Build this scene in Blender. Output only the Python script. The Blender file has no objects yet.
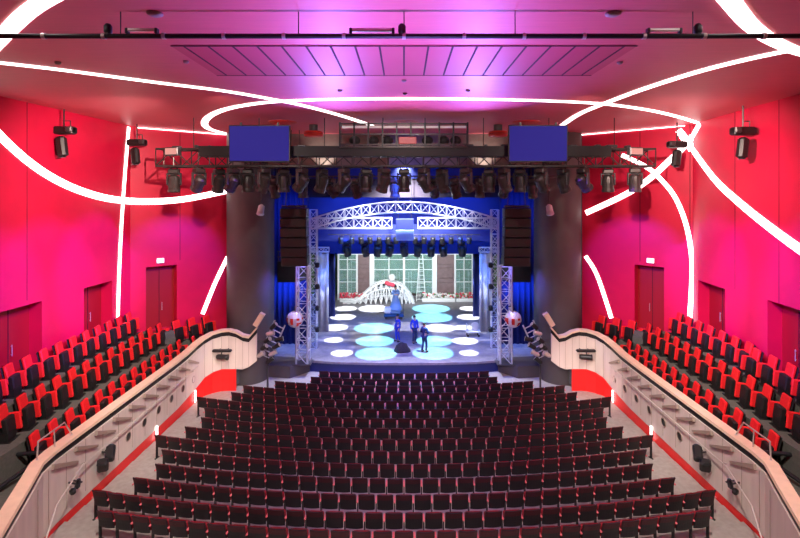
import bpy, math, random
from mathutils import Vector, Matrix
random.seed(7)
PI = math.pi
SC = bpy.context.scene
COL = SC.collection
H = 10.0                     # camera height above the lowest stalls floor
F, VX, HY = 500.0, 404.0, 195.0   # focal length in pixels, vanishing point of the hall's axis
CZ = H + 3.3                 # ceiling height

def s2l(c):
    c = c / 255.0
    return c / 12.92 if c <= 0.04045 else ((c + 0.055) / 1.055) ** 2.4
def rgb(r, g, b): return (s2l(r), s2l(g), s2l(b), 1.0)

def px(x, y, D): return Vector(((x - VX) / F * D, D, H + (HY - y) / F * D))
def on_ceil(x, y): return px(x, y, F * (CZ - H) / (HY - y))
def on_level(x, y, z): return px(x, y, F * (z - H) / (HY - y))

# ------------------------------------------------------------------ materials
def mat(name, col, rough=0.6, metal=0.0, noise=0.0, nscale=8.0, bump=0.0, emis=None, estr=0.0, spec=0.5, stretch=None, coat=0.0):
    m = bpy.data.materials.new(name); m.use_nodes = True
    nt = m.node_tree; b = nt.nodes['Principled BSDF']
    b.inputs['Base Color'].default_value = col
    b.inputs['Roughness'].default_value = rough
    b.inputs['Metallic'].default_value = metal
    b.inputs['Specular IOR Level'].default_value = spec
    b.inputs['Coat Weight'].default_value = coat
    if emis:
        b.inputs['Emission Color'].default_value = emis
        b.inputs['Emission Strength'].default_value = estr
    if noise or bump:
        tc = nt.nodes.new('ShaderNodeTexCoord'); mp = nt.nodes.new('ShaderNodeMapping')
        if stretch: mp.inputs['Scale'].default_value = stretch
        nz = nt.nodes.new('ShaderNodeTexNoise'); nz.inputs['Scale'].default_value = nscale
        nz.inputs['Detail'].default_value = 4
        nt.links.new(tc.outputs['Object'], mp.inputs['Vector']); nt.links.new(mp.outputs['Vector'], nz.inputs['Vector'])
        if noise:
            rp = nt.nodes.new('ShaderNodeValToRGB')
            rp.color_ramp.elements[0].position = 0.3; rp.color_ramp.elements[1].position = 0.7
            rp.color_ramp.elements[0].color = tuple(c * (1 - noise) for c in col[:3]) + (1,)
            rp.color_ramp.elements[1].color = tuple(min(1, c * (1 + noise)) for c in col[:3]) + (1,)
            nt.links.new(nz.outputs['Fac'], rp.inputs['Fac']); nt.links.new(rp.outputs['Color'], b.inputs['Base Color'])
        if bump:
            bp = nt.nodes.new('ShaderNodeBump'); bp.inputs['Strength'].default_value = bump; bp.inputs['Distance'].default_value = 0.02
            nt.links.new(nz.outputs['Fac'], bp.inputs['Height']); nt.links.new(bp.outputs['Normal'], b.inputs['Normal'])
    return m
M = {}
M['wall'] = mat('red_wall_paint', rgb(208, 10, 62), 0.45, noise=0.06, nscale=1.2)
M['ceil'] = mat('ceiling_paint', rgb(212, 94, 106), 0.5, noise=0.05, nscale=3, stretch=(0.3, 4, 1))
M['cpanel'] = mat('ceiling_panel_paint', rgb(192, 62, 84), 0.55)
M['groove'] = mat('dark_groove', rgb(60, 8, 22), 0.8)
M['strip'] = mat('led_strip', (1, .95, .94, 1), 0.5, emis=(1, .93, .90, 1), estr=2.6)
M['strip_edge'] = mat('strip_housing', rgb(235, 205, 205), 0.5)
M['door'] = mat('dark_red_door', rgb(150, 8, 20), 0.5)
M['black'] = mat('black_metal', rgb(24, 24, 26), 0.45, noise=0.2, nscale=20)
M['dkgrey'] = mat('dark_grey_metal', rgb(70, 68, 70), 0.4, metal=0.3)
M['cable'] = mat('cable_rubber', rgb(30, 28, 28), 0.7)
M['alu'] = mat('aluminium', rgb(205, 208, 215), 0.3, metal=0.55)
M['truss'] = mat('black_truss', rgb(64, 58, 56), 0.4, metal=0.4)
M['cream'] = mat('pale_wood', rgb(210, 197, 186), 0.5, noise=0.08, nscale=3, stretch=(1, 1, .15))
M['cap'] = mat('cream_wood_cap', rgb(228, 202, 172), 0.4, noise=0.06, nscale=4)
M['fin'] = mat('parapet_fin', rgb(160, 142, 128), 0.6)
M['redpanel'] = mat('red_base_panel', rgb(236, 30, 30), 0.4, noise=0.04)
M['floor'] = mat('grey_floor', rgb(158, 152, 144), 0.55, noise=0.12, nscale=6)
M['bfloor'] = mat('balcony_carpet', rgb(92, 92, 84), 0.8, noise=0.15, nscale=15)
M['stage'] = mat('stage_floor', rgb(128, 124, 128), 0.5, noise=0.18, nscale=4)
M['fascia'] = mat('stage_fascia', rgb(24, 34, 92), 0.6)  # blue of the stage light is put into this base colour
M['apron'] = mat('apron_face', rgb(78, 70, 72), 0.6)
M['lampbody'] = mat('lamp_body', rgb(58, 52, 50), 0.35, metal=0.2)
M['backsheen'] = mat('painted_red_sheen', rgb(58, 8, 20), 0.6, noise=0.15, nscale=20)  # reflected red on the black seat backs, put in as colour
M['shell'] = mat('black_seat_shell', rgb(22, 19, 23), 0.5, spec=0.45, noise=0.12, nscale=9)
M['plush'] = mat('dark_red_plush', rgb(130, 16, 32), 0.75, noise=0.12, nscale=25)
M['arm'] = mat('red_armrest', rgb(216, 104, 112), 0.45)
M['railpaint'] = mat('handrail_paint', rgb(196, 184, 176), 0.5)
M['bred'] = mat('red_upholstery', rgb(236, 26, 32), 0.6, noise=0.06, nscale=20)
M['bblack'] = mat('black_upholstery', rgb(18, 16, 16), 0.6)
M['column'] = mat('dark_column', rgb(108, 100, 100), 0.7, noise=0.05, nscale=2)
M['taupe'] = mat('header_wall', rgb(120, 104, 98), 0.7, noise=0.1, nscale=4)
M['house'] = mat('stage_house_black', rgb(52, 54, 66), 0.8)
M['drape'] = mat('grey_drape', rgb(175, 178, 190), 0.85, noise=0.06)
M['bluecloth'] = mat('blue_drape', rgb(30, 42, 112), 0.85)
M['screen'] = mat('projection_screen', rgb(30, 30, 80), 0.85, emis=rgb(52, 44, 150), estr=0.42, spec=0.1)
M['lens'] = mat('lamp_lens', rgb(90, 95, 110), 0.1, coat=1.0)
M['lit'] = mat('lit_lens', (1, 1, 1, 1), 0.3, emis=(.85, .92, 1, 1), estr=9)
M['sign'] = mat('exit_sign_face', (1, 1, 1, 1), 0.4, emis=(.85, .88, 1, 1), estr=2.0)
M['signg'] = mat('exit_sign_green', rgb(40, 150, 100), 0.4, emis=rgb(60, 190, 140), estr=0.6)
M['grille'] = mat('speaker_grille', rgb(48, 36, 34), 0.7, noise=0.2, nscale=60)
M['hoist'] = mat('red_hoist', rgb(205, 40, 22), 0.4)
M['white'] = mat('white_paint', rgb(226, 228, 226), 0.5)
M['brown'] = mat('brown_panel', rgb(120, 96, 96), 0.6, noise=0.15, nscale=4)
M['green'] = mat('foliage', rgb(96, 130, 80), 0.8, noise=0.3, nscale=5)
M['set'] = mat('set_props', rgb(150, 145, 140), 0.7, noise=0.3, nscale=3)
M['petalr'] = mat('red_petals', rgb(215, 70, 90), 0.6)
M['petalw'] = mat('white_petals', rgb(232, 226, 220), 0.6)
M['bluecost'] = mat('blue_costume', rgb(132, 166, 224), 0.7)
M['navy'] = mat('navy_cloth', rgb(26, 34, 84), 0.8)
M['blueclo'] = mat('blue_cloth', rgb(48, 62, 180), 0.8)
M['skin'] = mat('skin', rgb(205, 160, 138), 0.55)
M['hair'] = mat('dark_hair', rgb(34, 26, 22), 0.6)
M['shoe'] = mat('black_shoe', rgb(20, 20, 22), 0.5)
M['mirror'] = mat('mirror_facets', rgb(225, 215, 215), 0.35, metal=0.2)
M['ballred'] = mat('red_ball_facets', rgb(225, 60, 50), 0.25, metal=0.3)
M['steel'] = mat('brushed_steel', rgb(210, 200, 192), 0.3, metal=0.5)
M['net'] = mat('dark_netting', rgb(40, 32, 44), 0.9, noise=0.3, nscale=20)
M['tealbase'] = mat('teal_cart', rgb(20, 70, 120), 0.5)
def glass_mat():
    m = bpy.data.materials.new('set_glass'); m.use_nodes = True
    nt = m.node_tree; b = nt.nodes['Principled BSDF']
    b.inputs['Base Color'].default_value = rgb(150, 190, 180); b.inputs['Roughness'].default_value = 0.08
    b.inputs['Alpha'].default_value = 0.35
    return m
M['glass'] = glass_mat()

# ------------------------------------------------------------------ mesh builder
class MB:
    def __init__(s): s.v = []; s.f = []; s.mi = []; s.cur = 0
    def add(s, vs, fs):
        o = len(s.v); s.v += [tuple(v) for v in vs]
        for f in fs: s.f.append(tuple(i + o for i in f)); s.mi.append(s.cur)
        return s
    def box(s, c, size, R=None, taper=1.0):
        x, y, z = [k / 2 for k in size]
        vs = [Vector((sx * x * (taper if sz > 0 else 1), sy * y * (taper if sz > 0 else 1), sz * z)) for sz in (-1, 1) for sy in (-1, 1) for sx in (-1, 1)]
        if R is not None: vs = [R @ v for v in vs]
        c = Vector(c)
        return s.add([v + c for v in vs], [(0, 2, 3, 1), (4, 5, 7, 6), (0, 1, 5, 4), (2, 6, 7, 3), (0, 4, 6, 2), (1, 3, 7, 5)])
    def span(s, lo, hi): return s.box([(a + b) / 2 for a, b in zip(lo, hi)], [abs(b - a) for a, b in zip(lo, hi)])
    def rbox(s, c, size, b=0.02, R=None):
        # box with chamfered vertical + horizontal edges (bevel)
        x, y, z = [k / 2 for k in size]; b = min(b, x * .9, y * .9, z * .9)
        rings = []
        for (zz, ins) in ((-z, b), (-z + b, 0), (z - b, 0), (z, b)):
            X, Y = x - ins, y - ins
            rings.append([(-X + b, -Y, zz), (X - b, -Y, zz), (X, -Y + b, zz), (X, Y - b, zz), (X - b, Y, zz), (-X + b, Y, zz), (-X, Y - b, zz), (-X, -Y + b, zz)])
        vs = [Vector(p) for r in rings for p in r]
        if R is not None: vs = [R @ v for v in vs]
        c = Vector(c); fs = []
        for k in range(3):
            for i in range(8):
                j = (i + 1) % 8; fs.append((k * 8 + i, k * 8 + j, k * 8 + 8 + j, k * 8 + 8 + i))
        fs.append(tuple(range(7, -1, -1))); fs.append(tuple(range(24, 32)))
        return s.add([v + c for v in vs], fs)
    def tube(s, p, q, r, n=6, r2=None):
        p, q = Vector(p), Vector(q); d = q - p
        if d.length < 1e-6: return s
        r2 = r if r2 is None else r2
        d.normalize(); u = d.orthogonal().normalized(); w = d.cross(u)
        vs = []
        for (o, rr) in ((p, r), (q, r2)):
            for i in range(n):
                a = 2 * PI * (i + .5) / n; vs.append(o + (u * math.cos(a) + w * math.sin(a)) * rr)
        fs = [(i, (i + 1) % n, n + (i + 1) % n, n + i) for i in range(n)] + [tuple(range(n - 1, -1, -1)), tuple(range(n, 2 * n))]
        return s.add(vs, fs)
    def path(s, pts, r, n=6):
        for a, b in zip(pts[:-1], pts[1:]): s.tube(a, b, r, n)
        for a in pts[1:-1]: s.ball(a, r * 1.02, 6, 4)
        return s
    def ball(s, c, r, n=12, m=8, sc=(1, 1, 1), R=None):
        c = Vector(c); vs = []; fs = []
        for j in range(1, m):
            t = PI * j / m
            for i in range(n):
                a = 2 * PI * i / n
                v = Vector((math.sin(t) * math.cos(a) * r * sc[0], math.sin(t) * math.sin(a) * r * sc[1], math.cos(t) * r * sc[2]))
                vs.append(c + (R @ v if R is not None else v))
        t0 = Vector((0, 0, r * sc[2])); b0 = -t0
        if R is not None: t0 = R @ t0; b0 = R @ b0
        vs += [c + t0, c + b0]; T = (m - 1) * n
        for j in range(m - 2):
            for i in range(n):
                k = (i + 1) % n; fs.append((j * n + i, j * n + n + i, j * n + n + k, j * n + k))
        for i in range(n):
            k = (i + 1) % n; fs.append((T, i, k)); fs.append((T + 1, (m - 2) * n + k, (m - 2) * n + i))
        return s.add(vs, fs)
    def lathe(s, prof, n=16, c=(0, 0, 0), R=None, caps=True):
        c = Vector(c); vs = []; fs = []
        for (r, z) in prof:
            for i in range(n):
                a = 2 * PI * i / n; v = Vector((r * math.cos(a), r * math.sin(a), z))
                vs.append(c + (R @ v if R is not None else v))
        for k in range(len(prof) - 1):
            for i in range(n):
                j = (i + 1) % n; fs.append((k * n + i, k * n + j, k * n + n + j, k * n + n + i))
        if caps: fs.append(tuple(range(n - 1, -1, -1))); fs.append(tuple(range((len(prof) - 1) * n, len(prof) * n)))
        return s.add(vs, fs)
    def prism(s, poly, z0, z1):
        # vertical prism over a plan polygon
        n = len(poly); vs = [(p[0], p[1], z0) for p in poly] + [(p[0], p[1], z1) for p in poly]
        fs = [(i, (i + 1) % n, n + (i + 1) % n, n + i) for i in range(n)] + [tuple(range(n - 1, -1, -1)), tuple(range(n, 2 * n))]
        return s.add(vs, fs)
    def mesh(s, name, *mats):
        me = bpy.data.meshes.new(name); me.from_pydata(s.v, [], s.f); me.update()
        for m in mats: me.materials.append(m)
        if len(mats) > 1:
            for p, k in zip(me.polygons, s.mi): p.material_index = k
        import bmesh
        bm = bmesh.new(); bm.from_mesh(me); bmesh.ops.recalc_face_normals(bm, faces=bm.faces); bm.to_mesh(me); bm.free()
        return me
    def build(s, name, m, parent=None, smooth=False):
        ms = m if isinstance(m, (list, tuple)) else [m]
        me = s.mesh(name, *ms)
        if smooth:
            for p in me.polygons: p.use_smooth = True
        return link(name, me, parent)
def link(name, me, parent=None):
    o = bpy.data.objects.new(name, me); COL.objects.link(o)
    if parent is not None: o.parent = parent
    return o
def tag(o, label=None, cat=None, group=None, kind=None):
    if label: o['label'] = label
    if cat: o['category'] = cat
    if group: o['group'] = group
    if kind: o['kind'] = kind
    return o
def thing(name, label, cat, loc=(0, 0, 0), rotz=0, group=None, kind=None):
    o = bpy.data.objects.new(name, None); COL.objects.link(o)
    o.location = loc; o.rotation_euler = (0, 0, rotz); o.empty_display_size = .2
    return tag(o, label, cat, group, kind)
def dup(root, loc, rotz=0, label=None, group=None):
    r = root.copy(); COL.objects.link(r); r.location = loc; r.rotation_euler = (0, 0, rotz)
    if label: r['label'] = label
    if group: r['group'] = group
    for ch in list(root.children):
        c = ch.copy(); COL.objects.link(c); c.parent = r
        for g in list(ch.children):
            d = g.copy(); COL.objects.link(d); d.parent = c
    return r
def struct(name, mb, m, parent=None, label=None, cat=None, smooth=False):
    o = mb.build(name, m, parent, smooth)
    if parent is None: tag(o, label, cat, None, 'structure')
    return o
ORD = ['first', 'second', 'third', 'fourth', 'fifth', 'sixth', 'seventh', 'eighth', 'ninth', 'tenth', 'eleventh', 'twelfth', 'thirteenth', 'fourteenth', 'fifteenth', 'sixteenth', 'seventeenth', 'eighteenth', 'nineteenth', 'twentieth']
def nth(i):   # 0-based
    if i < 20: return ORD[i]
    t, u = divmod(i + 1, 10)
    base = {2: 'twent', 3: 'thirt'}[t]
    return base + 'ieth' if u == 0 else base + 'y-' + ORD[u - 1]

def sx(P, side): return Vector((P[0] * side, P[1], P[2]))

# ------------------------------------------------------------------ hall shell
WL = [(-13.6, -5.0), (-13.47, 16.6), (-13.08, 23.9), (-9.47, 26.95)]   # plan of the left wall
WR = [(13.1, -5.0), (12.9, 16.2), (13.4, 23.2), (9.6, 26.95)]          # plan of the right wall
def on_seg(x, y, A, B):
    k = (x - VX) / F
    ax, ad = A; bx, bd = B
    t = (k * ad - ax) / ((bx - ax) - k * (bd - ad))
    return px(x, y, ad + (bd - ad) * t), t
def wall_plane(side, seg):
    W = WL if side < 0 else WR
    return W[seg], W[seg + 1]
def inward(A, B, side):
    n = Vector((B[1] - A[1], -(B[0] - A[0]), 0)).normalized()
    if n.x * side > 0: n = -n
    return n

DOORS = {-1: [], 1: []}
def wall_with_openings(name, A, B, z0, z1, ops, side, m, depth=0.55, label=None):
    # ops: list of (t0,t1,zb,zt) along A->B ; builds the face, and reveals behind it
    A3, B3 = Vector((A[0], A[1], 0)), Vector((B[0], B[1], 0)); d = B3 - A3
    out = -inward(A, B, side)
    mb = MB()
    def quad(t0, t1, za, zb):
        if t1 - t0 < 1e-6 or zb - za < 1e-6: return
        p, q = A3 + d * t0, A3 + d * t1; o = out * depth
        vs = [p + Vector((0, 0, za)), q + Vector((0, 0, za)), q + Vector((0, 0, zb)), p + Vector((0, 0, zb))]
        vs += [v + o for v in vs]
        mb.add(vs, [(0, 1, 2, 3), (7, 6, 5, 4), (0, 4, 5, 1), (1, 5, 6, 2), (2, 6, 7, 3), (3, 7, 4, 0)])
    t = 0
    for (t0, t1, zb, zt) in ops:
        quad(t, t0, z0, z1); quad(t0, t1, z0, zb); quad(t0, t1, zt, z1); t = t1
    quad(t, 1, z0, z1)
    o = struct(name, mb, m)
    return o, A3, d, out
door_px = {(-1, 1): [(-2, 42, 307, 3.4), (84, 112, 284.5, 3.6)], (-1, 2): [(146, 177, 266, 3.3)],
           (1, 1): [(698, 725, 284.5, 3.6), (767.5, 812, 307, 3.4)], (1, 2): [(634.5, 664, 266, 3.3)]}
WALLOBJ = {}
dn = 0
for side in (-1, 1):
    W = WL if side < 0 else WR
    nm = {-1: 'left', 1: 'right'}[side]
    for seg, suffix in ((0, '_rear'), (1, ''), (2, '_front')):
        A, B = W[seg], W[seg + 1]
        ops = []
        for (x0, x1, yt, zb) in door_px.get((side, seg), []):
            pa, ta = on_seg(x0, yt, A, B); pb, tb = on_seg(x1, yt, A, B)
            zt = on_seg((x0 + x1) / 2, yt, A, B)[0].z
            t0, t1 = sorted((ta, tb)); t0 = max(t0, 0.001); t1 = min(t1, .999)
            ops.append((t0, t1, zb, zt))
        ops.sort()
        o, A3, d, out = wall_with_openings('wall_' + nm + suffix, A, B, 0.0, CZ, ops, side, M['wall'])
        for (t0, t1, zb, zt) in ops:
            dn += 1
            mb = MB()
            p, q = A3 + d * t0, A3 + d * t1
            o1, o2 = out * 0.50, out * 0.56
            mid = (p + q) / 2
            vs = []
            for oo in (o1, o2):
                vs += [p + oo + Vector((0, 0, zb)), q + oo + Vector((0, 0, zb)), q + oo + Vector((0, 0, zt)), p + oo + Vector((0, 0, zt))]
            mb.add(vs, [(0, 1, 2, 3), (7, 6, 5, 4), (0, 4, 5, 1), (1, 5, 6, 2), (2, 6, 7, 3), (3, 7, 4, 0)])
            # meeting line of the two leaves
            u = d.normalized()
            e = mid + out * 0.49
            mb2 = MB()
            R = Matrix(((u.x, out.x, 0), (u.y, out.y, 0), (0, 0, 1)))
            mb2.box(e + Vector((0, 0, (zb + zt) / 2)), (0.02, 0.02, zt - zb - .04), R)
            ob = struct('door_%d' % dn, mb, M['door'])
            mb2.build('leaf_joint', M['groove'], ob)
            mb3 = MB()
            mb3.tube(e + u * .12 - out * .04 + Vector((0, 0, zb + .9)), e + u * .12 - out * .04 + Vector((0, 0, zb + 1.3)), .015)
            mb3.tube(e + u * .12 - out * .04 + Vector((0, 0, zb + .95)), e + u * .12 + Vector((0, 0, zb + .95)), .012)
            mb3.tube(e + u * .12 - out * .04 + Vector((0, 0, zb + 1.25)), e + u * .12 + Vector((0, 0, zb + 1.25)), .012)
            mb3.build('handle', M['steel'], ob)
# panel seams on the walls: thin shallow grooves
seams = {-1: [(27, 1), (128, 2), (180, 2)], 1: [(690, 2), (640, 2), (735, 1), (779, 1)]}
for side in (-1, 1):
    mb = MB()
    for (x, seg) in seams[side]:
        A, B = wall_plane(side, seg); n = inward(A, B, side)
        p, t = on_seg(x, 200, A, B)
        dd = Vector((B[0] - A[0], B[1] - A[1], 0)).normalized()
        R = Matrix(((dd.x, n.x, 0), (dd.y, n.y, 0), (0, 0, 1)))
        zlo = {1: 6.25, 2: 6.7}[seg]
        mb.box(Vector((p.x, p.y, (zlo + CZ) / 2)) + n * .001, (.025, .008, CZ - zlo), R)
    struct('trim_%d' % (1 if side < 0 else 2), mb, M['groove'])
# ceiling
mb = MB(); mb.prism([(-14.2, -5.5), (14.2, -5.5), (14.2, 23), (13.2, 24.8), (9.8, 27.5), (-9.8, 27.5), (-13.2, 24.8), (-14.2, 23)], CZ, CZ + .4)
struct('ceiling', mb, M['ceil'])
# ceiling panel field with open joints
mb = MB(); mb.span((-5.15, 11.05, CZ - .012), (5.15, 13.75, CZ + .01)); struct('ceiling_panel_field', mb, M['cpanel'], label='reddish panelled strip of ceiling', cat='ceiling panel')
mb = MB()
for i in range(-9, 10): mb.span((i * .541 - .022, 11.07, CZ - .02), (i * .541 + .022, 13.7, CZ - .011))
mb.span((-5.15, 11.02, CZ - .02), (5.15, 11.06, CZ - .011)); mb.span((-5.15, 13.74, CZ - .02), (5.15, 13.77, CZ - .011))
struct('trim_3', mb, M['groove'])
# rear wall (behind the camera) and stalls floor
mb = MB(); mb.span((-14.2, -5.5, 0), (14.2, -5.0, CZ)); struct('wall_back', mb, M['wall'])

# ------------------------------------------------------------------ stalls floor and seats
CY = 54.0
rows = []
halfw = [8.6, 9.36, 8.6, 8.3, 8.6, 9.33, 8.5, 8.2, 8.5, 9.36, 8.0, 7.7, 6.4, 4.75, 4.35]
for i in range(15):
    D = 12.95 + .893 * i
    ztop = H - 8.66 - .37 * (i / 14) ** .55
    rows.append((D, ztop - .96))
def arcpt(R, x): return CY - math.sqrt(R * R - x * x)
mb = MB()
xs = [-10 + 20 * k / 40 for k in range(41)]
def tier(R_out, R_in, z):
    vs = []; n = len(xs)
    for zz in (z, -0.3):
        for R in (R_out, R_in):
            for x in xs: vs.append((x, arcpt(R, x), zz))
    fs = []
    for k in range(n - 1):
        fs.append((k, k + 1, n + k + 1, n + k))
        fs.append((2 * n + k, k, k + 1, 2 * n + k + 1)[::-1]); fs.append((n + k, 3 * n + k, 3 * n + k + 1, n + k + 1)[::-1])
    mb.add(vs, fs)
for i, (D, z) in enumerate(rows):
    R = CY - D
    tier(R + .36, R - .533 if i < 14 else R - 1.6, z)
R0 = CY - rows[0][0] + .36
vs = []
for x in xs: vs.append((x, arcpt(R0, x), rows[0][1]))
for x in xs: vs.append((x, -5, rows[0][1]))
n = len(xs)
mb.add(vs, [(k, k + 1, n + k + 1, n + k) for k in range(n - 1)])
mb.span((-14.2, -5, -.5), (14.2, 48.5, -.28))
mb.span((-14.2, 24.5, -.3), (14.2, 30, .02))
struct('floor', mb, M['floor'])

def seat_meshes():
    d = {}
    # shell: curved back panel seen from behind, top rolled
    b = MB(); tilt = Matrix.Rotation(math.radians(11), 3, 'X')
    W2 = .238
    cols = 7; rws = [(.47, .0), (.52, -.012), (.68, -.03), (.85, -.07), (.93, -.10), (.96, -.105)]
    vs = []
    for (z, y) in rws:
        for c in range(cols):
            u = -1 + 2 * c / (cols - 1); ww = W2 * (.985 if z > .95 else 1)
            vs.append((u * ww, y - .035 * (1 - u * u), z))
    for (z, y) in rws:
        for c in range(cols):
            u = -1 + 2 * c / (cols - 1); ww = W2 * (.985 if z > .95 else 1)
            vs.append((u * ww, y - .035 * (1 - u * u) + .035, z))
    n = len(rws) * cols; fs = []
    for r in range(len(rws) - 1):
        for c in range(cols - 1):
            a = r * cols + c; fs.append((a, a + 1, a + cols + 1, a + cols)); fs.append((n + a, n + a + cols, n + a + cols + 1, n + a + 1))
        a = r * cols; fs.append((a, a + cols, n + a + cols, n + a)); a += cols - 1; fs.append((a, n + a, n + a + cols, a + cols))
    for c in range(cols - 1):
        fs.append((c, n + c, n + c + 1, c + 1)); a = (len(rws) - 1) * cols + c; fs.append((a, a + 1, n + a + 1, n + a))
    b.add(vs, fs); d['back_shell'] = b.mesh('back_shell', M['shell'])
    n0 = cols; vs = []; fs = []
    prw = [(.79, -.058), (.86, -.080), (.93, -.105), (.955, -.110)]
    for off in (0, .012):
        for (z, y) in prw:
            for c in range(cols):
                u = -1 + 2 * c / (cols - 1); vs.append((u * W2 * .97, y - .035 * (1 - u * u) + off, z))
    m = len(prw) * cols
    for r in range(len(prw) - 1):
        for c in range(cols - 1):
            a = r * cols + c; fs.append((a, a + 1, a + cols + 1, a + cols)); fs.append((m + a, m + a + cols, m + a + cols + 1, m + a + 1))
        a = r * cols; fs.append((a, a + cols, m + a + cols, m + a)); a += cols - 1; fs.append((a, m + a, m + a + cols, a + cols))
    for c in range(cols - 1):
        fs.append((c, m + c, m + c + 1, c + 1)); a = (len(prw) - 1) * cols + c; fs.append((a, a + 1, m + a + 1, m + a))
    b = MB(); b.add(vs, fs); d['rear_sheen'] = b.mesh('rear_sheen', M['backsheen'])  # thin panel paints the red reflection on the upper back
    b = MB(); b.rbox((0, .01, .70), (.45, .07, .46), .025, Matrix.Rotation(math.radians(9), 3, 'X')); d['back_cushion'] = b.mesh('back_cushion', M['plush'])
    b = MB(); b.rbox((0, .13, .64), (.44, .10, .36), .03, Matrix.Rotation(math.radians(-8), 3, 'X')); d['seat_pan'] = b.mesh('seat_pan', M['plush'])
    b = MB(); b.rbox((0, .10, .705), (.055, .34, .05), .015); d['armrest'] = b.mesh('armrest', M['arm'])
    b = MB(); b.box((0, .08, .35), (.03, .09, .68)); b.box((0, .08, .012), (.06, .2, .024)); d['leg'] = b.mesh('leg', M['black'])
    return d
SM = seat_meshes()
def make_stall_seat(both):
    t = thing('stalls_seat', 'x', 'seat')
    for k in ('back_shell', 'rear_sheen', 'back_cushion', 'seat_pan'): link(k, SM[k], t)
    for s in ((-1, 1) if both else (-1,)):
        a = link('armrest', SM['armrest'], t); a.location.x = s * .275
        l = link('leg', SM['leg'], t); l.location.x = s * .275
    return t
stuff = MB(); stuff_parts = {k: [] for k in SM}
protos = {}
counts = []
first = {}
total = 0
far = []
for i, (D, z) in enumerate(rows):
    R = CY - D; n = int(round(2 * halfw[i] / .55))
    if i % 2 == 0 and n % 2 == 0: n += 0
    counts.append(n)
    for k in range(n):
        phi = (k - (n - 1) / 2) * .55 / R
        loc = (R * math.sin(phi), CY - R * math.cos(phi), z)
        last = k == n - 1
        if i <= 8 or (i == 9 and abs(k - (n - 1) / 2) < 8.6):
            lab = 'black backed seat, %s from the left in the %s stalls row from the camera' % (nth(k), nth(i))
            if last not in protos:
                o = make_stall_seat(last); protos[last] = o
                o.location = loc; o.rotation_euler = (0, 0, phi); o['label'] = lab
                o['group'] = 'stalls seats'
            else: o = dup(protos[last], loc, phi, lab, 'stalls seats')
            total += 1
        else:
            far.append((loc, phi, last))
for kind, mm in (('s', None),):
    mb = MB(); order = ['back_shell', 'rear_sheen', 'back_cushion', 'seat_pan', 'armrest', 'leg']
    mats_ = [M['shell'], M['backsheen'], M['plush'], M['plush'], M['arm'], M['black']]
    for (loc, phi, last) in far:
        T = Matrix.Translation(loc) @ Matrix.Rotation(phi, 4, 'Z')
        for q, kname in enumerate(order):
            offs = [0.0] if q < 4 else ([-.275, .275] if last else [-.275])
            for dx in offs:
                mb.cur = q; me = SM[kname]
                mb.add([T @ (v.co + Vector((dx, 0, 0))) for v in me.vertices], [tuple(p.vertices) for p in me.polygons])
    o = mb.build('stalls_seats', mats_)
    tag(o, 'packed far rows of dark stalls seats in front of the stage', 'seats', None, 'stuff')

# ------------------------------------------------------------------ balconies
PZT, PZB = H - 7.35, H - 9.3        # parapet top / bottom
PLAN = [(-8.1, 9.3), (-8.75, 10.9), (-9.5, 12.75), (-9.92, 13.75), (-10, 14.4), (-10, 16), (-10, 18), (-10, 20), (-10, 22), (-10, 23.2), (-9.97, 24.2), (-9.85, 24.7), (-9.6, 25.1), (-9.25, 25.35), (-8.9, 25.4), (-8.55, 25.4), (-8.2, 25.4), (-7.9, 25.42), (-7.5, 25.45)]
TOPZ = [PZT] * 9 + [H - z for z in (7.32, 7.2, 7.08, 6.95, 6.88, 6.86, 6.95, 7.14, 7.2, 6.75)]
BOTZ = [H - 9.45] * 9 + [H - z for z in (9.37, 9.24, 9.02, 8.9, 8.83, 8.84, 8.84, 8.86, 8.75, 8.45)]
def plan_normals(P):
    out = []
    for i in range(len(P)):
        a = Vector(P[max(0, i - 1)]); b = Vector(P[min(len(P) - 1, i + 1)]); t = (b - a).normalized()
        out.append(Vector((t.y, -t.x)))          # points to the hall's centre for the left balcony
    return out
PN = plan_normals(PLAN)
def sweep(side, i0, i1, sec, closed=True):
    # sec(i) -> list of (offset, z); offset>0 toward hall centre
    mb = MB(); rings = []
    for i in range(i0, i1 + 1):
        rings.append([Vector((side * -1 * (PLAN[i][0] + PN[i].x * o), PLAN[i][1] + PN[i].y * o, z)) for (o, z) in sec(i)])
    m = len(rings[0]); vs = [v for r in rings for v in r]; fs = []
    for k in range(len(rings) - 1):
        for j in range(m):
            j2 = (j + 1) % m; fs.append((k * m + j, k * m + j2, k * m + m + j2, k * m + m + j))
    fs.append(tuple(range(m))); fs.append(tuple(range((len(rings) - 1) * m, len(rings) * m)))
    mb.add(vs, fs); return mb
NP = len(PLAN) - 1
SIDE = {-1: 'left', 1: 'right'}
def wpos(side, x, y, z): return Vector((side * abs(x) if True else x, y, z))
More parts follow.
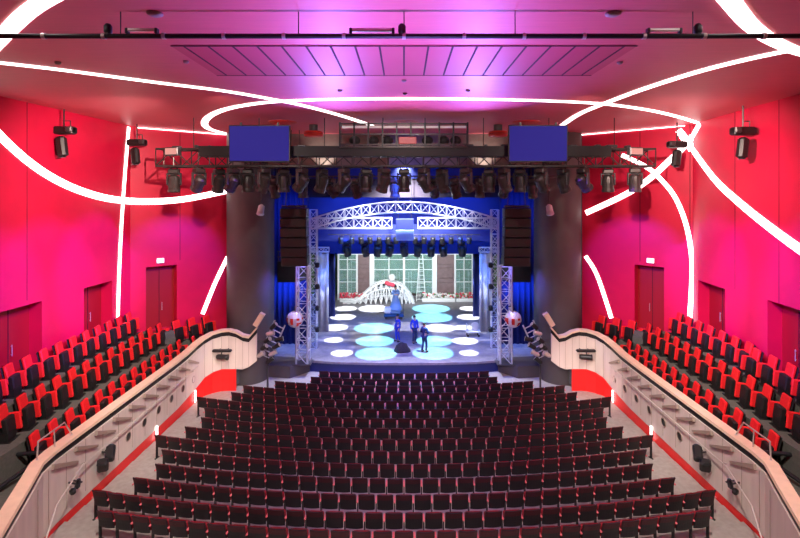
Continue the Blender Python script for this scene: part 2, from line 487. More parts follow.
for side in (-1, 1):
    sn = SIDE[side]
    par = thing('balcony_parapet', '%s balcony parapet of pale wood with slanted fins and round recesses' % sn, 'parapet', kind='structure')
    par.name = 'wall_balcony_' + sn
    sweep(side, 0, NP, lambda i: [(0, BOTZ[i]), (0, TOPZ[i] - .30), (-.12, TOPZ[i] - .30), (-.12, BOTZ[i])]).build('panel', M['cream'], par)
    sweep(side, 0, NP, lambda i: [(-.05, TOPZ[i] - .31), (-.05, TOPZ[i] - .09), (-.14, TOPZ[i] - .09), (-.14, TOPZ[i] - .31)]).build('shadow_gap', M['black'], par)
    sweep(side, 0, NP, lambda i: [(.0, TOPZ[i] - .10), (.02, TOPZ[i] - .08), (.0, TOPZ[i]), (-.32, TOPZ[i] + .02), (-.34, TOPZ[i] - .08), (-.32, TOPZ[i] - .10)]).build('cap', M['cap'], par)
    sweep(side, 0, 15, lambda i: [(-.03, -.2), (-.03, BOTZ[i] + .02), (-.11, BOTZ[i] + .02), (-.11, -.2)]).build('base_panel', M['redpanel'], par)
    # slanted fins
    D = 14.7; k = 0
    while D < 23.9:
        mb = MB(); L = 1.2
        ang = math.radians(-22)
        R = Matrix.Rotation(ang, 3, 'X')
        x0 = side * 9.98
        vs = []
        # wedge: thin at far end, thicker at the near end
        for (yy, h, pr) in ((-.5, .13, .09), (.5, .07, .05)):
            for (xx, zz) in ((0, h / 2), (pr, h / 2), (pr, -h / 2), (0, -h / 2)):
                v = R @ Vector((0, yy * L, zz)); vs.append((x0 - side * xx, D + v.y, H - 7.92 + v.z))
        mb.add(vs, [(0, 1, 2, 3), (7, 6, 5, 4), (0, 4, 5, 1), (1, 5, 6, 2), (2, 6, 7, 3), (3, 7, 4, 0)])
        mb.build('fin', M['fin'], par)
        D += 1.0
    # round recesses
    for k in range(7):
        D = 17.0 + 1.12 * k
        mb = MB(); R = Matrix.Rotation(PI / 2, 3, 'Y')
        mb.lathe([(.17, -.02), (.17, .012), (.14, .012), (.14, -.02)], 14, (side * 9.99, D, H - 8.75), R, caps=False)
        ring = mb.build('recess_ring', M['fin'], par, True)
        mb = MB(); mb.lathe([(.142, -.01), (.142, .008)], 14, (side * 9.995, D, H - 8.75), R); mb.build('recess_glass', M['black'], ring)
    # vertical board joints on the curved end and near end
    mb = MB()
    for i in range(11, 18):
        p = PLAN[i]; n_ = PN[i]
        mb.box((side * -1 * (p[0] + n_.x * .004), p[1] + n_.y * .004, (BOTZ[i] + TOPZ[i] - .3) / 2), (.014, .014, TOPZ[i] - .32 - BOTZ[i]))
    for D in [13.0 + .9 * q for q in range(12)]:
        X = 10 if D > 14.2 else 10 - (14.2 - D) * .4
        mb.box((side * (X - .003), D, (PZB + PZT - .3) / 2), (.012, .014, PZT - .32 - PZB))
    mb.build('board_joints', M['fin'], par)
    # handrail along the aisle, fixed to the parapet
    mb = MB()
    hp = [Vector((side * 9.15, 12.35, H - 9.5)), Vector((side * 9.45, 13.6, H - 8.45)), Vector((side * 9.8, 15.2, H - 8.25)), Vector((side * 9.88, 17, H - 8.3)), Vector((side * 9.88, 24.0, H - 8.2))]
    mb.path(hp, .02, 8)
    for D in (15.5, 17.5, 19.5, 21.5, 23.5): mb.tube((side * 9.88, D, H - 8.28), (side * 10, D, H - 8.33), .015)
    tag(mb.build('handrail', M['railpaint']), 'slim steel handrail along the %s aisle below the balcony' % sn, 'handrail')
    # tier floors
    mb = MB()
    mb.prism([(side * 10.15, 9.0), (side * 10.15, 24.3), (side * 9.75, 25.3), (side * 9.3, 25.7), (side * 8.6, 25.75), (side * 8.6, 26.8), (side * 9.9, 26.6), (side * 11.3, 25.6), (side * 11.3, 9.0)], 0.2, 1.85)
    wallx = 13.25 if side < 0 else 13.0
    mb.prism([(side * 11.3, 9.0), (side * 11.3, 25.3), (side * 12.25, 24.4), (side * 12.25, 9.0)], 0.2, 2.68)
    mb.prism([(side * 12.25, 9.0), (side * 12.25, 24.3), (side * 12.9, 23.6), (side * wallx, 22.5), (side * 12.85, 16.5), (side * 12.85, 9.0)], 0.2, 3.45)
    mb.prism([(side * 12.25, 23.6), (side * 12.2, 24.3), (side * 11.2, 24.9), (side * 10.1, 25.95), (side * 9.75, 26.5), (side * 9.85, 26.55), (side * 12.9, 24.05), (side * 12.95, 23.6)], 0.2, 2.68)
    for q in range(2): mb.prism([(side * (12.5 - .08 * q), 23.75 + .12 * q), (side * (11.25 + .05 * q), 24.8 + .05 * q), (side * 11.35, 25.1), (side * 12.6, 24.15)], 2.6, 2.98 + .3 * q)
    struct('floor_balcony_' + sn, mb, M['bfloor'], label='%s balcony stepped floor' % sn, cat='floor')
    # black low rails at the near stairs
    for q, (dx, dz) in enumerate(((0, 0), (.55, -.25))):
        mb = MB()
        pts = [Vector((side * (11.7 - dx), 13.0, 2.2 + dz)), Vector((side * (11.35 - dx), 14.6, 2.42 + dz)), Vector((side * (10.5 - dx * .2), 14.75, 2.42 + dz))]
        for a, b in zip(pts[:-1], pts[1:]):
            mb.tube(a, b, .06, 8)
        o = mb.build('black_rail', M['black']); o.name = 'stair_rail'
        tag(o, 'black stair rail at the near end of the %s balcony, %s of two' % (sn, 'upper' if q == 0 else 'lower'), 'rail')
        mb = MB()
        for a in pts: mb.tube(a, (a.x, a.y, 1.84), .025, 6)
        mb.build('post', M['black'], o)
    # U-shaped guard rail on the parapet cap
    t = thing('guard_rail', 'bent steel guard hoop standing on the %s balcony parapet cap' % sn, 'rail')
    b0 = Vector((side * 10.17, 13.85, PZT)); b1 = Vector((side * 10.17, 15.3, PZT))
    mb = MB(); mb.path([b0, b0 + Vector((0, .05, .5)), b1 + Vector((side * .05, -.25, .5)), b1 + Vector((side * .02, .05, .0))], .022, 8); mb.build('hoop', M['steel'], t)
    mb = MB(); mb.tube((b0 + b1) / 2, (b0 + b1) / 2 + Vector((side * .03, 0, .5)), .018, 8); mb.build('post', M['steel'], t)
    mb = MB()
    for p in (b0, b1): mb.lathe([(.05, 0), (.05, .015)], 10, p)
    mb.build('foot_plate', M['steel'], t)
    # step lights
    for q, (D, z0, z1) in enumerate(((20.15, .16, .68), (23.85, .12, .68))):
        mb = MB(); mb.box((side * 9.955, D, (z0 + z1) / 2), (.03, .12, z1 - z0))
        o = mb.build('step_light', M['strip'])
        tag(o, 'vertical white step light on the %s red aisle wall, %s the stage' % (sn, 'farther from' if q == 0 else 'nearer to'), 'step light', 'aisle step lights')

# balcony seats
def bal_meshes():
    d = {}
    b = MB(); b.rbox((0, -.20, .74), (.46, .10, .62), .03, Matrix.Rotation(math.radians(12), 3, 'X')); d['backrest'] = (b.mesh('backrest', M['bred']))
    b = MB(); b.rbox((0, -.27, .62), (.47, .04, .76), .015, Matrix.Rotation(math.radians(12), 3, 'X')); d['back_shell'] = (b.mesh('back_shell', M['bblack']))
    b = MB(); b.rbox((-.0, -.05, .46), (.47, .16, .46), .03, Matrix.Rotation(math.radians(8), 3, 'X')); d['seat_cushion'] = (b.mesh('seat_cushion', M['bblack']))
    b = MB(); b.rbox((0, -.02, .44), (.09, .34, .54), .03, Matrix.Rotation(math.radians(6), 3, 'X')); d['arm_panel'] = (b.mesh('arm_panel', M['bred']))
    b = MB(); b.box((0, -.08, .14), (.46, .24, .28)); b.box((0, -.05, .01), (.56, .34, .02)); d['base'] = (b.mesh('base', M['bblack']))
    return d
BMS = bal_meshes()
balproto = {}
balrows = [(10.85, 1.85, 14.4, 25.3, 'parapet row'), (11.78, 2.68, 14.2, 25.95, 'middle row'), (12.66, 3.45, 14.6, 23.45, 'wall row')]
for side in (-1, 1):
    for (X, z, d0, d1, rn) in balrows:
        Ds = []; D = d1
        while D >= d0: Ds.append(D); D -= .79 if (D < 24.5 or X < 11) else .5
        for k, D in enumerate(Ds):
            lab = 'red seat, %s from the stage end in the %s of the %s balcony' % (nth(k), rn, SIDE[side])
            ang = math.radians(78 + (30 if D > 24.5 and X > 11 else 0)) * (-1 if side < 0 else 1)
            xx = X if D < 24.4 else X - (D - 24.4) * (.5 if X < 11 else 1.1)
            if side > 0 and rn == 'wall row' and D < 18.5: xx -= .28
            if side not in balproto:
                t = thing('balcony_seat', lab, 'seat', (side * xx, D, z), ang, 'balcony seats'); balproto[side] = t
                for kk in ('backrest', 'back_shell', 'seat_cushion', 'base'): link(kk, BMS[kk], t)
                p = link('arm_panel', BMS['arm_panel'], t); p.location.x = side * .30
            else: dup(balproto[side], (side * xx, D, z), ang, lab, 'balcony seats')

# ------------------------------------------------------------------ LED strips
def catmull(pts, n=6):
    out = []
    P = [pts[0]] + list(pts) + [pts[-1]]
    for i in range(1, len(P) - 2):
        for k in range(n):
            t = k / n; a, b, c, d = P[i - 1], P[i], P[i + 1], P[i + 2]
            out.append(tuple(.5 * ((2 * b[j]) + (c[j] - a[j]) * t + (2 * a[j] - 5 * b[j] + 4 * c[j] - d[j]) * t * t + (3 * b[j] - a[j] - 3 * c[j] + d[j]) * t ** 3) for j in range(len(b))))
    out.append(tuple(pts[-1])); return out
def ribbon(mb, pts, n, w0, w1=None, th=.03):
    w1 = w1 or w0
    N = len(pts); rings = []
    for i, p in enumerate(pts):
        t = (pts[min(N - 1, i + 1)] - pts[max(0, i - 1)]).normalized(); s = n.cross(t).normalized()
        w = w0 + (w1 - w0) * i / max(1, N - 1)
        rings.append([p + s * w / 2, p - s * w / 2, p - s * w / 2 + n * th, p + s * w / 2 + n * th])
    vs = [v for r in rings for v in r]; fs = []
    for k in range(N - 1):
        for j in range(4):
            j2 = (j + 1) % 4; fs.append((k * 4 + j, k * 4 + j2, k * 4 + 4 + j2, k * 4 + 4 + j))
    fs += [(0, 1, 2, 3), tuple(range((N - 1) * 4, N * 4))]
    mb.add(vs, fs)
DOWN = Vector((0, 0, -1))
def ceil_strip(pts, w0, w1, label):
    mb = MB(); P = [on_ceil(x, y) for x, y in catmull(pts)]
    ribbon(mb, P, DOWN, w0, w1)
    tag(mb.build('light_strip', M['strip']), label, 'light strip', 'light strips on walls and ceiling')
def wall_strip(pts, w0, w1, side, label, seg=None):
    mb = MB(); runs = {1: [], 2: []}
    W = WL if side < 0 else WR
    xk = VX + F * W[2][0] / W[2][1]
    fine = catmull(pts, 8)
    for (x, y) in fine:
        sg = seg if seg else (1 if (x < xk if side < 0 else x > xk) else 2)
        p, t = on_seg(x, y, W[sg], W[sg + 1]); runs[sg].append(p)
    if runs[1] and runs[2] and not seg:     # close the gap at the bend
        for a, b in zip(fine[:-1], fine[1:]):
            if (a[0] - xk) * (b[0] - xk) <= 0:
                u = (xk - a[0]) / (b[0] - a[0]); p, t = on_seg(xk, a[1] + (b[1] - a[1]) * u, W[1], W[2])
                first1 = a[0] < xk if side < 0 else a[0] > xk
                if first1: runs[1].append(p); runs[2].insert(0, p)
                else: runs[2].append(p); runs[1].insert(0, p)
                break
    for sg in (1, 2):
        if len(runs[sg]) > 1:
            ribbon(mb, runs[sg], inward(W[sg], W[sg + 1], side), w0, w1)
    tag(mb.build('light_strip', M['strip']), label, 'light strip', 'light strips on walls and ceiling')
ceil_strip([(66, -12), (35, 6), (14, 24), (-14, 54)], .31, .31, 'broad white light strip across the top left corner of the ceiling')
ceil_strip([(-90, 54), (-30, 59), (0, 62.3), (50, 68), (100, 74.5), (160, 82.5), (220, 90), (262, 97), (300, 104.5), (340, 115), (374, 126)], .20, .24, 'long thin light strip crossing the ceiling from the left toward the stage')
ceil_strip([(224, 133), (209, 128.5), (204.5, 122.5), (211, 115), (229, 108), (262, 102.5), (300, 100), (340, 98.8), (400, 98.4), (460, 98.6), (530, 100), (580, 102), (612, 104.5), (650, 110), (680, 117), (700, 123.5)], .30, .22, 'wide arc of light across the ceiling with a hooked left end')
ceil_strip([(562, 125), (580.6, 113), (611, 100.6), (648, 87), (698.7, 71), (746, 59), (786, 50.5)], .24, .24, 'diagonal light strip on the right of the ceiling running toward the stage')
ceil_strip([(716, -18), (733, 4), (749, 23), (766, 36), (786.5, 46.5), (806, 53), (840, 62), (890, 71)], .31, .31, 'broad white light strip across the top right corner of the ceiling')
wall_strip([(-70, 30), (-45, 76), (-20, 112), (0, 136), (30, 163), (60, 182), (90, 194), (118, 200), (150, 201.5), (185, 199), (226, 191)], .31, .29, -1, 'broad white light strip curving down across the left wall')
wall_strip([(128.5, 127), (125, 170), (121.5, 220), (119, 270), (117.5, 322)], .19, .19, -1, 'upright light strip on the left wall from ceiling to seats', 1)
wall_strip([(227.5, 257), (215, 283), (202.5, 314)], .20, .20, -1, 'short slanting light strip beside the dark column on the left')
wall_strip([(700, 123.5), (688.6, 141.7), (668, 162), (648, 180), (624.5, 195), (586, 213)], .27, .27, 1, 'light strip slanting down the right wall from the ceiling corner to the dark column')
wall_strip([(678.5, 130), (692, 148.5), (715.6, 180), (739, 202), (766, 224), (800, 249), (830, 268), (880, 296), (930, 318)], .29, .35, 1, 'broad white light strip slanting down across the right wall out of view')
wall_strip([(622, 155), (646.5, 167), (660, 178.5), (675, 197), (686, 224), (691.5, 254), (692, 281), (689.6, 321)], .20, .20, 1, 'light strip bending down the right wall to the seats', 2)
wall_strip([(585.7, 256), (597.5, 276), (611.5, 318)], .20, .20, 1, 'short slanting light strip beside the dark column on the right')
for side in (-1, 1):
    A, B = wall_plane(side, 2); n = inward(A, B, side)
    a = Vector((A[0], A[1], CZ - .06)) + n * .03; b = Vector((B[0], B[1], CZ - .06)) + n * .03
    a += (b - a) * .06
    mb = MB(); ribbon(mb, [a, (a + b) / 2, b], n, .045, .045, .03)
    tag(mb.build('light_strip', M['strip']), 'thin cove light where the %s wall meets the ceiling near the stage' % SIDE[side], 'light strip', 'light strips on walls and ceiling')

# exit signs
for side in (-1, 1):
    A, B = wall_plane(side, 2); n = inward(A, B, side)
    p, t = on_seg(160 if side < 0 else 651, 260.5, A, B)
    d = Vector((B[0] - A[0], B[1] - A[1], 0)).normalized()
    R = Matrix(((d.x, n.x, 0), (d.y, n.y, 0), (0, 0, 1)))
    t = thing('exit_sign', 'small lit exit sign above the %s balcony door by the stage' % SIDE[side], 'sign', p)
    MB().box(n * .05, (.34, .08, .24), R).build('housing', M['white'], t)
    MB().box(n * .095, (.30, .012, .19), R).build('face', M['sign'], t)

# ------------------------------------------------------------------ stage
SZ = H - 9.35
mb = MB()
mb.prism([(-5.36, 28.3), (-4, 28.0), (-2, 27.85), (0, 27.8), (2, 27.85), (4, 28.0), (5.36, 28.3), (9.3, 28.3), (9.3, 48), (-9.3, 48), (-9.3, 28.3)], SZ - .12, SZ)
struct('stage_floor', mb, M['stage'], label='pale grey stage floor under the lamps', cat='stage')
mb = MB()
mb.prism([(-5.36, 28.34), (-4, 28.06), (-2, 27.91), (0, 27.86), (2, 27.91), (4, 28.06), (5.36, 28.34), (5.36, 29), (-5.36, 29)], 0, SZ - .12)
struct('stage_front', mb, M['fascia'], label='blue lit dark front face of the stage below its edge', cat='stage front')
for side in (-1, 1):
    mb = MB(); mb.prism([(side * 5.25, 28.6), (side * 5.36, 28.2), (side * 6.2, 27.2), (side * 7.75, 27.45), (side * 7.75, 29)], -.2, SZ + .02)
    struct('stage_apron', mb, M['apron'], label='dark grey stage wing platform at the %s front corner' % SIDE[side], cat='stage')
# stage house
mb = MB()
mb.span((-9.6, 27.5, -.2), (-9.3, 48.3, H + 4)); struct('wall_stage_left', mb, M['house'])
mb = MB(); mb.span((9.3, 27.5, -.2), (9.6, 48.3, H + 4)); struct('wall_stage_right', mb, M['house'])
mb = MB(); mb.span((-9.6, 48, -.2), (9.6, 48.3, H + 4)); struct('wall_stage_back', mb, M['house'])
mb = MB(); mb.span((-9.6, 27.3, H + 3.6), (9.6, 48.3, H + 4)); struct('ceiling_stage', mb, M['house'])
mb = MB(); mb.span((-9.6, 27.0, H + 1.48), (9.6, 27.3, CZ + .4)); struct('wall_header', mb, M['taupe'])
# dark columns either side of the opening
for side in (-1, 1):
    mb = MB(); pts = []
    cx, cy, r = side * 8.52, 27.3, 1.1
    for k in range(21):
        a = PI + PI * k / 20; pts.append((cx + r * math.cos(a), cy + (r + .05) * math.sin(a)))
    pts += [(cx + r, 28.6), (cx - r, 28.6)]
    mb.prism(pts, 0, CZ)
    o = struct('proscenium_column', mb, M['column'], label='dark rounded proscenium column on the %s of the stage' % SIDE[side], cat='column')
    for p in o.data.polygons:
        if abs(p.normal.z) < .5: p.use_smooth = True

def truss(mbc, mbl, a, b, w, h, r=.035, lr=.018, bay=.6, up=Vector((0, 0, 1))):
    a, b = Vector(a), Vector(b); d = (b - a).normalized(); s = d.cross(up).normalized(); u = s.cross(d).normalized()
    L = (b - a).length; n = max(1, int(round(L / bay)))
    cs = [s * (w / 2) * i + u * (h / 2) * j for i, j in ((-1, -1), (1, -1), (1, 1), (-1, 1))]
    for c, q in zip(cs, mbc): q.tube(a + c, b + c, r, 8)
    for k in range(n):
        p, q = a + d * L * k / n, a + d * L * (k + 1) / n
        for i in range(4):
            c0, c1 = cs[i], cs[(i + 1) % 4]
            if k % 2: c0, c1 = c1, c0
            mbl.tube(p + c0, q + c1, lr, 5)
            mbl.tube(p + c0, p + c1, lr, 5)
    for i in range(4): mbl.tube(b + cs[i], b + cs[(i + 1) % 4], lr, 5)
def truss_thing(name, label, a, b, w, h, m, up=Vector((0, 0, 1)), bay=.6, r=.035, lr=.018, group=None):
    t = thing(name, label, 'truss', (0, 0, 0), 0, group)
    cs, l = [MB() for _ in range(4)], MB(); truss(cs, l, a, b, w, h, r, lr, bay, up)
    for c in cs: c.build('chord', m, t)
    l.build('lacing', m, t); return t
# front truss over the auditorium
TD = 21.4
t = truss_thing('lighting_truss', 'long dark lighting truss spanning the hall in front of the stage', (-10.45, TD, H + 1.58), (10.6, TD, H + 1.58), .7, .72, M['truss'], bay=.75, r=.05, lr=.025)
mb = MB()
mb.span((-8.6, TD - .42, H + 1.62), (8.7, TD - .30, H + 2.06)); mb.span((-8.6, TD - .42, H + 1.62), (8.7, TD + .3, H + 1.66))
mb.build('cable_tray', M['bblack'], t)
mb = MB()
for k in range(26):
    x = -9.6 + k * .77 + random.uniform(-.2, .2)
    MB().rbox((x, TD - .1, H + 2.02 + random.uniform(0, .06)), (random.uniform(.1, .45), .3, random.uniform(.1, .2)), .02).build('power_box', M['dkgrey'], t)
mb = MB()
for x in (-9, -6.2, -3.4, -.9, .9, 3.4, 6.2, 9): MB().tube((x, TD, H + 1.9), (x, TD, CZ), .02).build('hanging_chain', M['black'], t)
for side in (-1, 1):
    mb = MB(); R = Matrix.Rotation(side * .35, 3, 'Z')
    mb.rbox((side * 9.75, TD - .35, H + 1.83), (.75, .25, .36), .04, R); mb.build('end_floodlight', M['dkgrey'], t)
    mb = MB(); mb.box((side * 9.75, TD - .49, H + 1.83), (.60, .02, .26), R); mb.build('floodlight_lens', M['steel'], t)
# gantry on top
t = thing('gantry_frame', 'barred dark gantry frame on top of the front truss at mid stage', 'frame', (0, TD, H + 2.0))
mb = MB()
for z in (.12, .55, .98):
    mb.span((-2.7, -.5, z - .03), (2.68, -.42, z + .03))
mb.span((-2.7, .42, .92), (2.68, .5, 1.04)); mb.span((-2.7, -.5, -.02), (2.68, .5, .06))
mb.build('rails', M['truss'], t)
mb = MB()
for k in range(10):
    x = -2.68 + 5.34 * k / 9; mb = MB(); mb.span((x - .035, -.52, 0), (x + .035, -.44, 1.04)); mb.span((x - .03, -.5, .96), (x + .03, .5, 1.02)); mb.build('bar', M['black'], t)
mb = MB(); mb.span((-2.6, -.46, .80), (2.6, -.40, .90)); mb.build('light_bar', M['white'], t)
mb = MB(); mb.rbox((.15, -.52, .28), (.75, .1, .3), .03); mb.build('hazer_box', mat('pink_box', rgb(205, 120, 120), .5), t)
mb = MB()
for x in (-2.1, -1.3, -.7, 1.0, 1.7, 2.2): MB().ball((x, -.1, .32), .2, 10, 7, (1.2, .8, 1)).build('cable_coil', M['cable'], t)
# screens
for nm, x0, x1, y0, y1 in (('left', 228.5, 290, 125, 162), ('right', 508.5, 568, 125, 162)):
    D = 20.6; a, b = px(x0, y1, D), px(x1, y0, D); c = (a + b) / 2
    t = thing('projection_screen', 'dark blue video screen hung on the %s of the front truss' % nm, 'screen', (c.x, D, a.z), 0, 'video screens')
    w, h = b.x - a.x, b.z - a.z
    MB().rbox((0, .06, h / 2), (w, .10, h), .02).build('casing', M['black'], t)
    MB().box((0, .0, h / 2), (w - .1, .02, h - .1)).build('display', M['screen'], t)
    mb = MB()
    for s in (-1, 1): mb.box((s * w * .3, .25, h * .55), (.08, .3, .08)); mb.box((s * w * .3, .03, h + .05), (.08, .06, .12))
    mb.build('bracket', M['dkgrey'], t)
# hoist drums
for i, (x, y, w, h, D, lab) in enumerate(((406, 118, 27, 8, 22.6, 'middle red hoist drum under the ceiling over the gantry'), (283, 118.5, 28, 9, 22.6, 'red hoist drum above the left video screen'), (526, 118.5, 28, 9, 22.6, 'red hoist drum above the right video screen'), (313.5, 134, 19, 5, 23.5, 'small red hoist drum right of the left video screen'), (498, 134, 19, 5, 23.5, 'small red hoist drum left of the right video screen'))):
    c = px(x, y, D); r = w / F * D / 2; hh = h / F * D
    t = thing('hoist_drum', lab, 'hoist', (c.x, D, c.z - hh / 2), 0, 'red hoist drums')
    MB().lathe([(r * .92, 0), (r, .04), (r, hh - .04), (r * .92, hh)], 20).build('drum', M['hoist'], t, True)
    MB().lathe([(r * .45, hh), (r * .45, CZ - (c.z - hh / 2))], 12).build('mount', M['dkgrey'], t)
    mb = MB(); mb.lathe([(r * 1.01, hh * .45), (r * 1.01, hh * .52)], 20, caps=False); mb.build('band', M['groove'], t)
# pipe across the ceiling
t = thing('lighting_pipe', 'long black pipe hung under the ceiling across the whole hall', 'pipe', (0, 9.0, H + 2.86))
mb = MB(); mb.tube((-12.2, 0, 0), (12.2, 0, 0), .045, 10); mb.build('pipe', M['black'], t)
mb = MB(); 
for k in range(-11, 12): MB().lathe([(.06, -.03), (.06, .03)], 10, (k * 1.08, 0, 0), Matrix.Rotation(PI / 2, 3, 'Y')).build('clamp', M['steel'], t)
mb = MB()
for k in (-10.4, -5.1, -1.9, 0, 2, 5.2, 10.4): MB().tube((k, 0, .03), (k, 0, CZ - H - 2.86), .01, 5).build('hanger_wire', M['black'], t)
for (x, w, kind, lab) in ((108, .0, 'lamp', 'small black lamp clamped on the left of the ceiling pipe'), (402, .0, 'lamp', 'small black lamp clamped at the middle of the ceiling pipe'), (698, 0, 'lamp', 'small black lamp clamped on the right of the ceiling pipe'), (142, .55, 'bar', 'slim batten light lying on the left of the ceiling pipe'), (372, .8, 'bar', 'slim batten light lying near the middle of the ceiling pipe'), (664, .6, 'bar', 'slim batten light lying on the right of the ceiling pipe')):
    X = (x - VX) / F * 9.0
    if kind == 'lamp':
        t = thing('pipe_lamp', lab, 'lamp', (X, 9.0, H + 2.9))
        MB().lathe([(.05, 0), (.07, .03), (.07, .14), (.04, .18)], 12).build('body', M['black'], t, True)
        MB().tube((0, 0, -.02), (0, 0, .02), .055, 8).build('clamp', M['dkgrey'], t)
    else:
        t = thing('batten_light', lab, 'lamp', (X, 9.0, H + 2.92))
        MB().rbox((0, 0, .05), (w, .08, .06), .015).build('body', M['steel'], t)
        for s in (-1, 1): MB().rbox((s * w * .48, 0, .03), (.05, .1, .1), .01).build('bracket', M['black'], t)
# ceiling detectors
for i, (x, y, lab) in enumerate(((155, 13, 'small round detector on the ceiling behind the pipe at left'), (613, 13, 'small round detector on the ceiling behind the pipe at right'), (58, 62, 'tiny sprinkler head on the ceiling at far left'), (404, 80, 'tiny sprinkler head on the ceiling below the panel strip'), (405, 93, 'small black spot on the ceiling at the light arc'), (340, 90, 'tiny vent on the ceiling left of centre'), (468, 90, 'tiny vent on the ceiling right of centre'), (186, 61, 'tiny sprinkler head beside the left of the panel strip'), (620, 62, 'tiny sprinkler head beside the right of the panel strip'))):
    p = on_ceil(x, y)
    mb = MB(); r = .14 if i < 2 else .07
    mb.lathe([(r * .6, -.06), (r, -.03), (r, 0)], 12, p)
    tag(mb.build('ceiling_detector', M['black'] if i == 4 else M['fin'], None, True), lab, 'detector')

# ------------------------------------------------------------------ stage lamps
def lamp_meshes(tilt):
    d = {}
    b = MB(); b.rbox((0, 0, -.14), (.34, .30, .16), .03); b.tube((-.10, 0, -.06), (-.10, 0, .03), .03); b.tube((.10, 0, -.06), (.10, 0, .03), .03)
    d['base'] = b.mesh('base', M['lampbody'])
    b = MB()
    for s in (-1, 1): b.rbox((s * .21, 0, -.40), (.05, .14, .42), .02)
    b.rbox((0, 0, -.235), (.44, .14, .05), .02); d['yoke'] = b.mesh('yoke', M['dkgrey'])
    R = Matrix.Rotation(tilt, 3, 'X')
    b = MB(); b.lathe([(.10, .26), (.17, .20), (.185, 0), (.18, -.18), (.20, -.24), (.20, -.32)], 14, (0, 0, -.52), R)
    for k in range(4): b.lathe([(.19, .10 - k * .06), (.195, .085 - k * .06)], 14, (0, 0, -.52), R, caps=False)
    d['head'] = b.mesh('head', M['lampbody'])
    b = MB(); b.lathe([(.17, -.323), (.17, -.33)], 14, (0, 0, -.52), R); d['lens'] = b.mesh('lens', M['lens'])
    for me in d.values(): me.transform(Matrix.Scale(1.28, 4))
    return d
LT = [lamp_meshes(a) for a in (0.0, .45, .8)]
lamp_protos = {}
def lamp(loc, rotz, kind, label, group, name='stage_lamp'):
    key = (kind, name)
    if key not in lamp_protos:
        t = thing(name, label, 'stage lamp', loc, rotz, group); d = LT[kind]
        link('base', d['base'], t); y = link('yoke', d['yoke'], t); link('head', d['head'], y).name = 'head'
        h = [c for c in y.children][0]; h.parent = t; link('lens', d['lens'], h)
        lamp_protos[key] = t; return t
    return dup(lamp_protos[key], loc, rotz, label, group)
tx = [174, 199, 219, 233, 248, 264, 284, 302, 322, 344, 366, 384, 404, 424, 442, 466, 489, 504, 520, 541, 563, 583, 608, 635]
for i, x in enumerate(tx):
    D = TD + (-.3 if i % 2 else .25)
    kind = (0, 2, 1, 2, 0, 1)[i % 6]
    if i == 0 or i == len(tx) - 1: kind = 0
    X = (x - VX) / F * D
    lamp((X, D, H + 1.20), (0.9 if x < VX else -.9) * (1 if kind else .2) + random.uniform(-.2, .2), kind, 'black stage lamp, %s from the left hanging under the front truss' % nth(i), 'stage lamps under the front truss')
# clamp bars that carry the lamps
mb = MB(); mb.tube((-10.2, TD - .3, H + 1.22), (10.4, TD - .3, H + 1.22), .03, 8); mb.tube((-10.2, TD + .25, H + 1.22), (10.4, TD + .25, H + 1.22), .03, 8)
tag(mb.build('lamp_bar', M['dkgrey']), 'pair of dark pipes under the front truss that hold the stage lamps', 'pipe')
# second row further back
mb = MB(); mb.tube((-7.8, 25.6, H + .95), (7.8, 25.6, H + .95), .04, 8)
for s in (-6.5, -3.2, 0, 3.2, 6.5): mb.tube((s, 25.6, H + .95), (s, 25.6, CZ), .015, 6)
tag(mb.build('lamp_bar', M['dkgrey']), 'single dark pipe behind the front truss holding a second row of lamps', 'pipe')
xs2 = [274, 303, 331, 356, 395, 434, 455, 480, 505, 532]
for i, x in enumerate(xs2):
    D = 25.6; X = (x - VX) / F * D
    lamp((X, D, H + .93), random.uniform(-.8, .8), (1, 0, 2)[i % 3], 'stage lamp, %s from the left in the higher row behind the front truss' % nth(i), 'stage lamps behind the front truss')
for x, lab in ((261.5, 'white hanging lamp in front of the left dark column'), (549, 'white hanging lamp in front of the right dark column')):
    X = (x - VX) / F * 25.6
    t = thing('hanging_lamp', lab, 'stage lamp', (X, 25.6, H + .95))
    MB().tube((0, 0, 0), (0, 0, -1.35), .025, 6).build('drop_rod', M['dkgrey'], t)
    MB().lathe([(.08, -.28), (.16, -.2), (.17, .1), (.20, .26)], 14, (0, -.1, -1.7), Matrix.Rotation(2.6, 3, 'X')).build('head', M['white'], t, True)
    MB().tube((-.2, 0, -1.62), (.2, 0, -1.62), .02, 6).build('yoke', M['dkgrey'], t)
# wall lamps
def wall_lamp(x, y, D, lab):
    p = px(x, y, D)
    t = thing('wall_spotlight', lab, 'spotlight', p)
    s = -1 if p.x < 0 else 1
    MB().rbox((0, 0, .25), (.85, .35, .30), .05).build('ballast', M['black'], t)
    MB().rbox((-.05, -.05, -.38), (.34, .34, .8), .08, Matrix.Rotation(.12 * s, 3, 'Y')).build('head', M['black'], t)
    MB().lathe([(.15, 0), (.15, .02)], 14, (-.05, -.05, -.80), None).build('lens', M['lens'], t)
    mb = MB(); mb.tube((0, 0, .4), (0, 0, CZ - p.z), .03); mb.tube((.25, 0, .4), (.25, 0, .62), .02); mb.tube((0, 0, .62), (.25, 0, .62), .02); mb.build('drop_pipe', M['dkgrey'], t)
    MB().rbox((.3 * -s, -.1, .28), (.25, .3, .22), .04).build('colour_changer', M['dkgrey'], t)
wall_lamp(64, 137, 19.2, 'black spotlight hung from the ceiling in front of the far left wall')
wall_lamp(137, 148, 23.3, 'black spotlight hung from the ceiling left of the front truss')
wall_lamp(743, 138, 18.5, 'black spotlight hung from the ceiling in front of the far right wall')
wall_lamp(677, 150, 22.8, 'black spotlight hung from the ceiling right of the front truss')
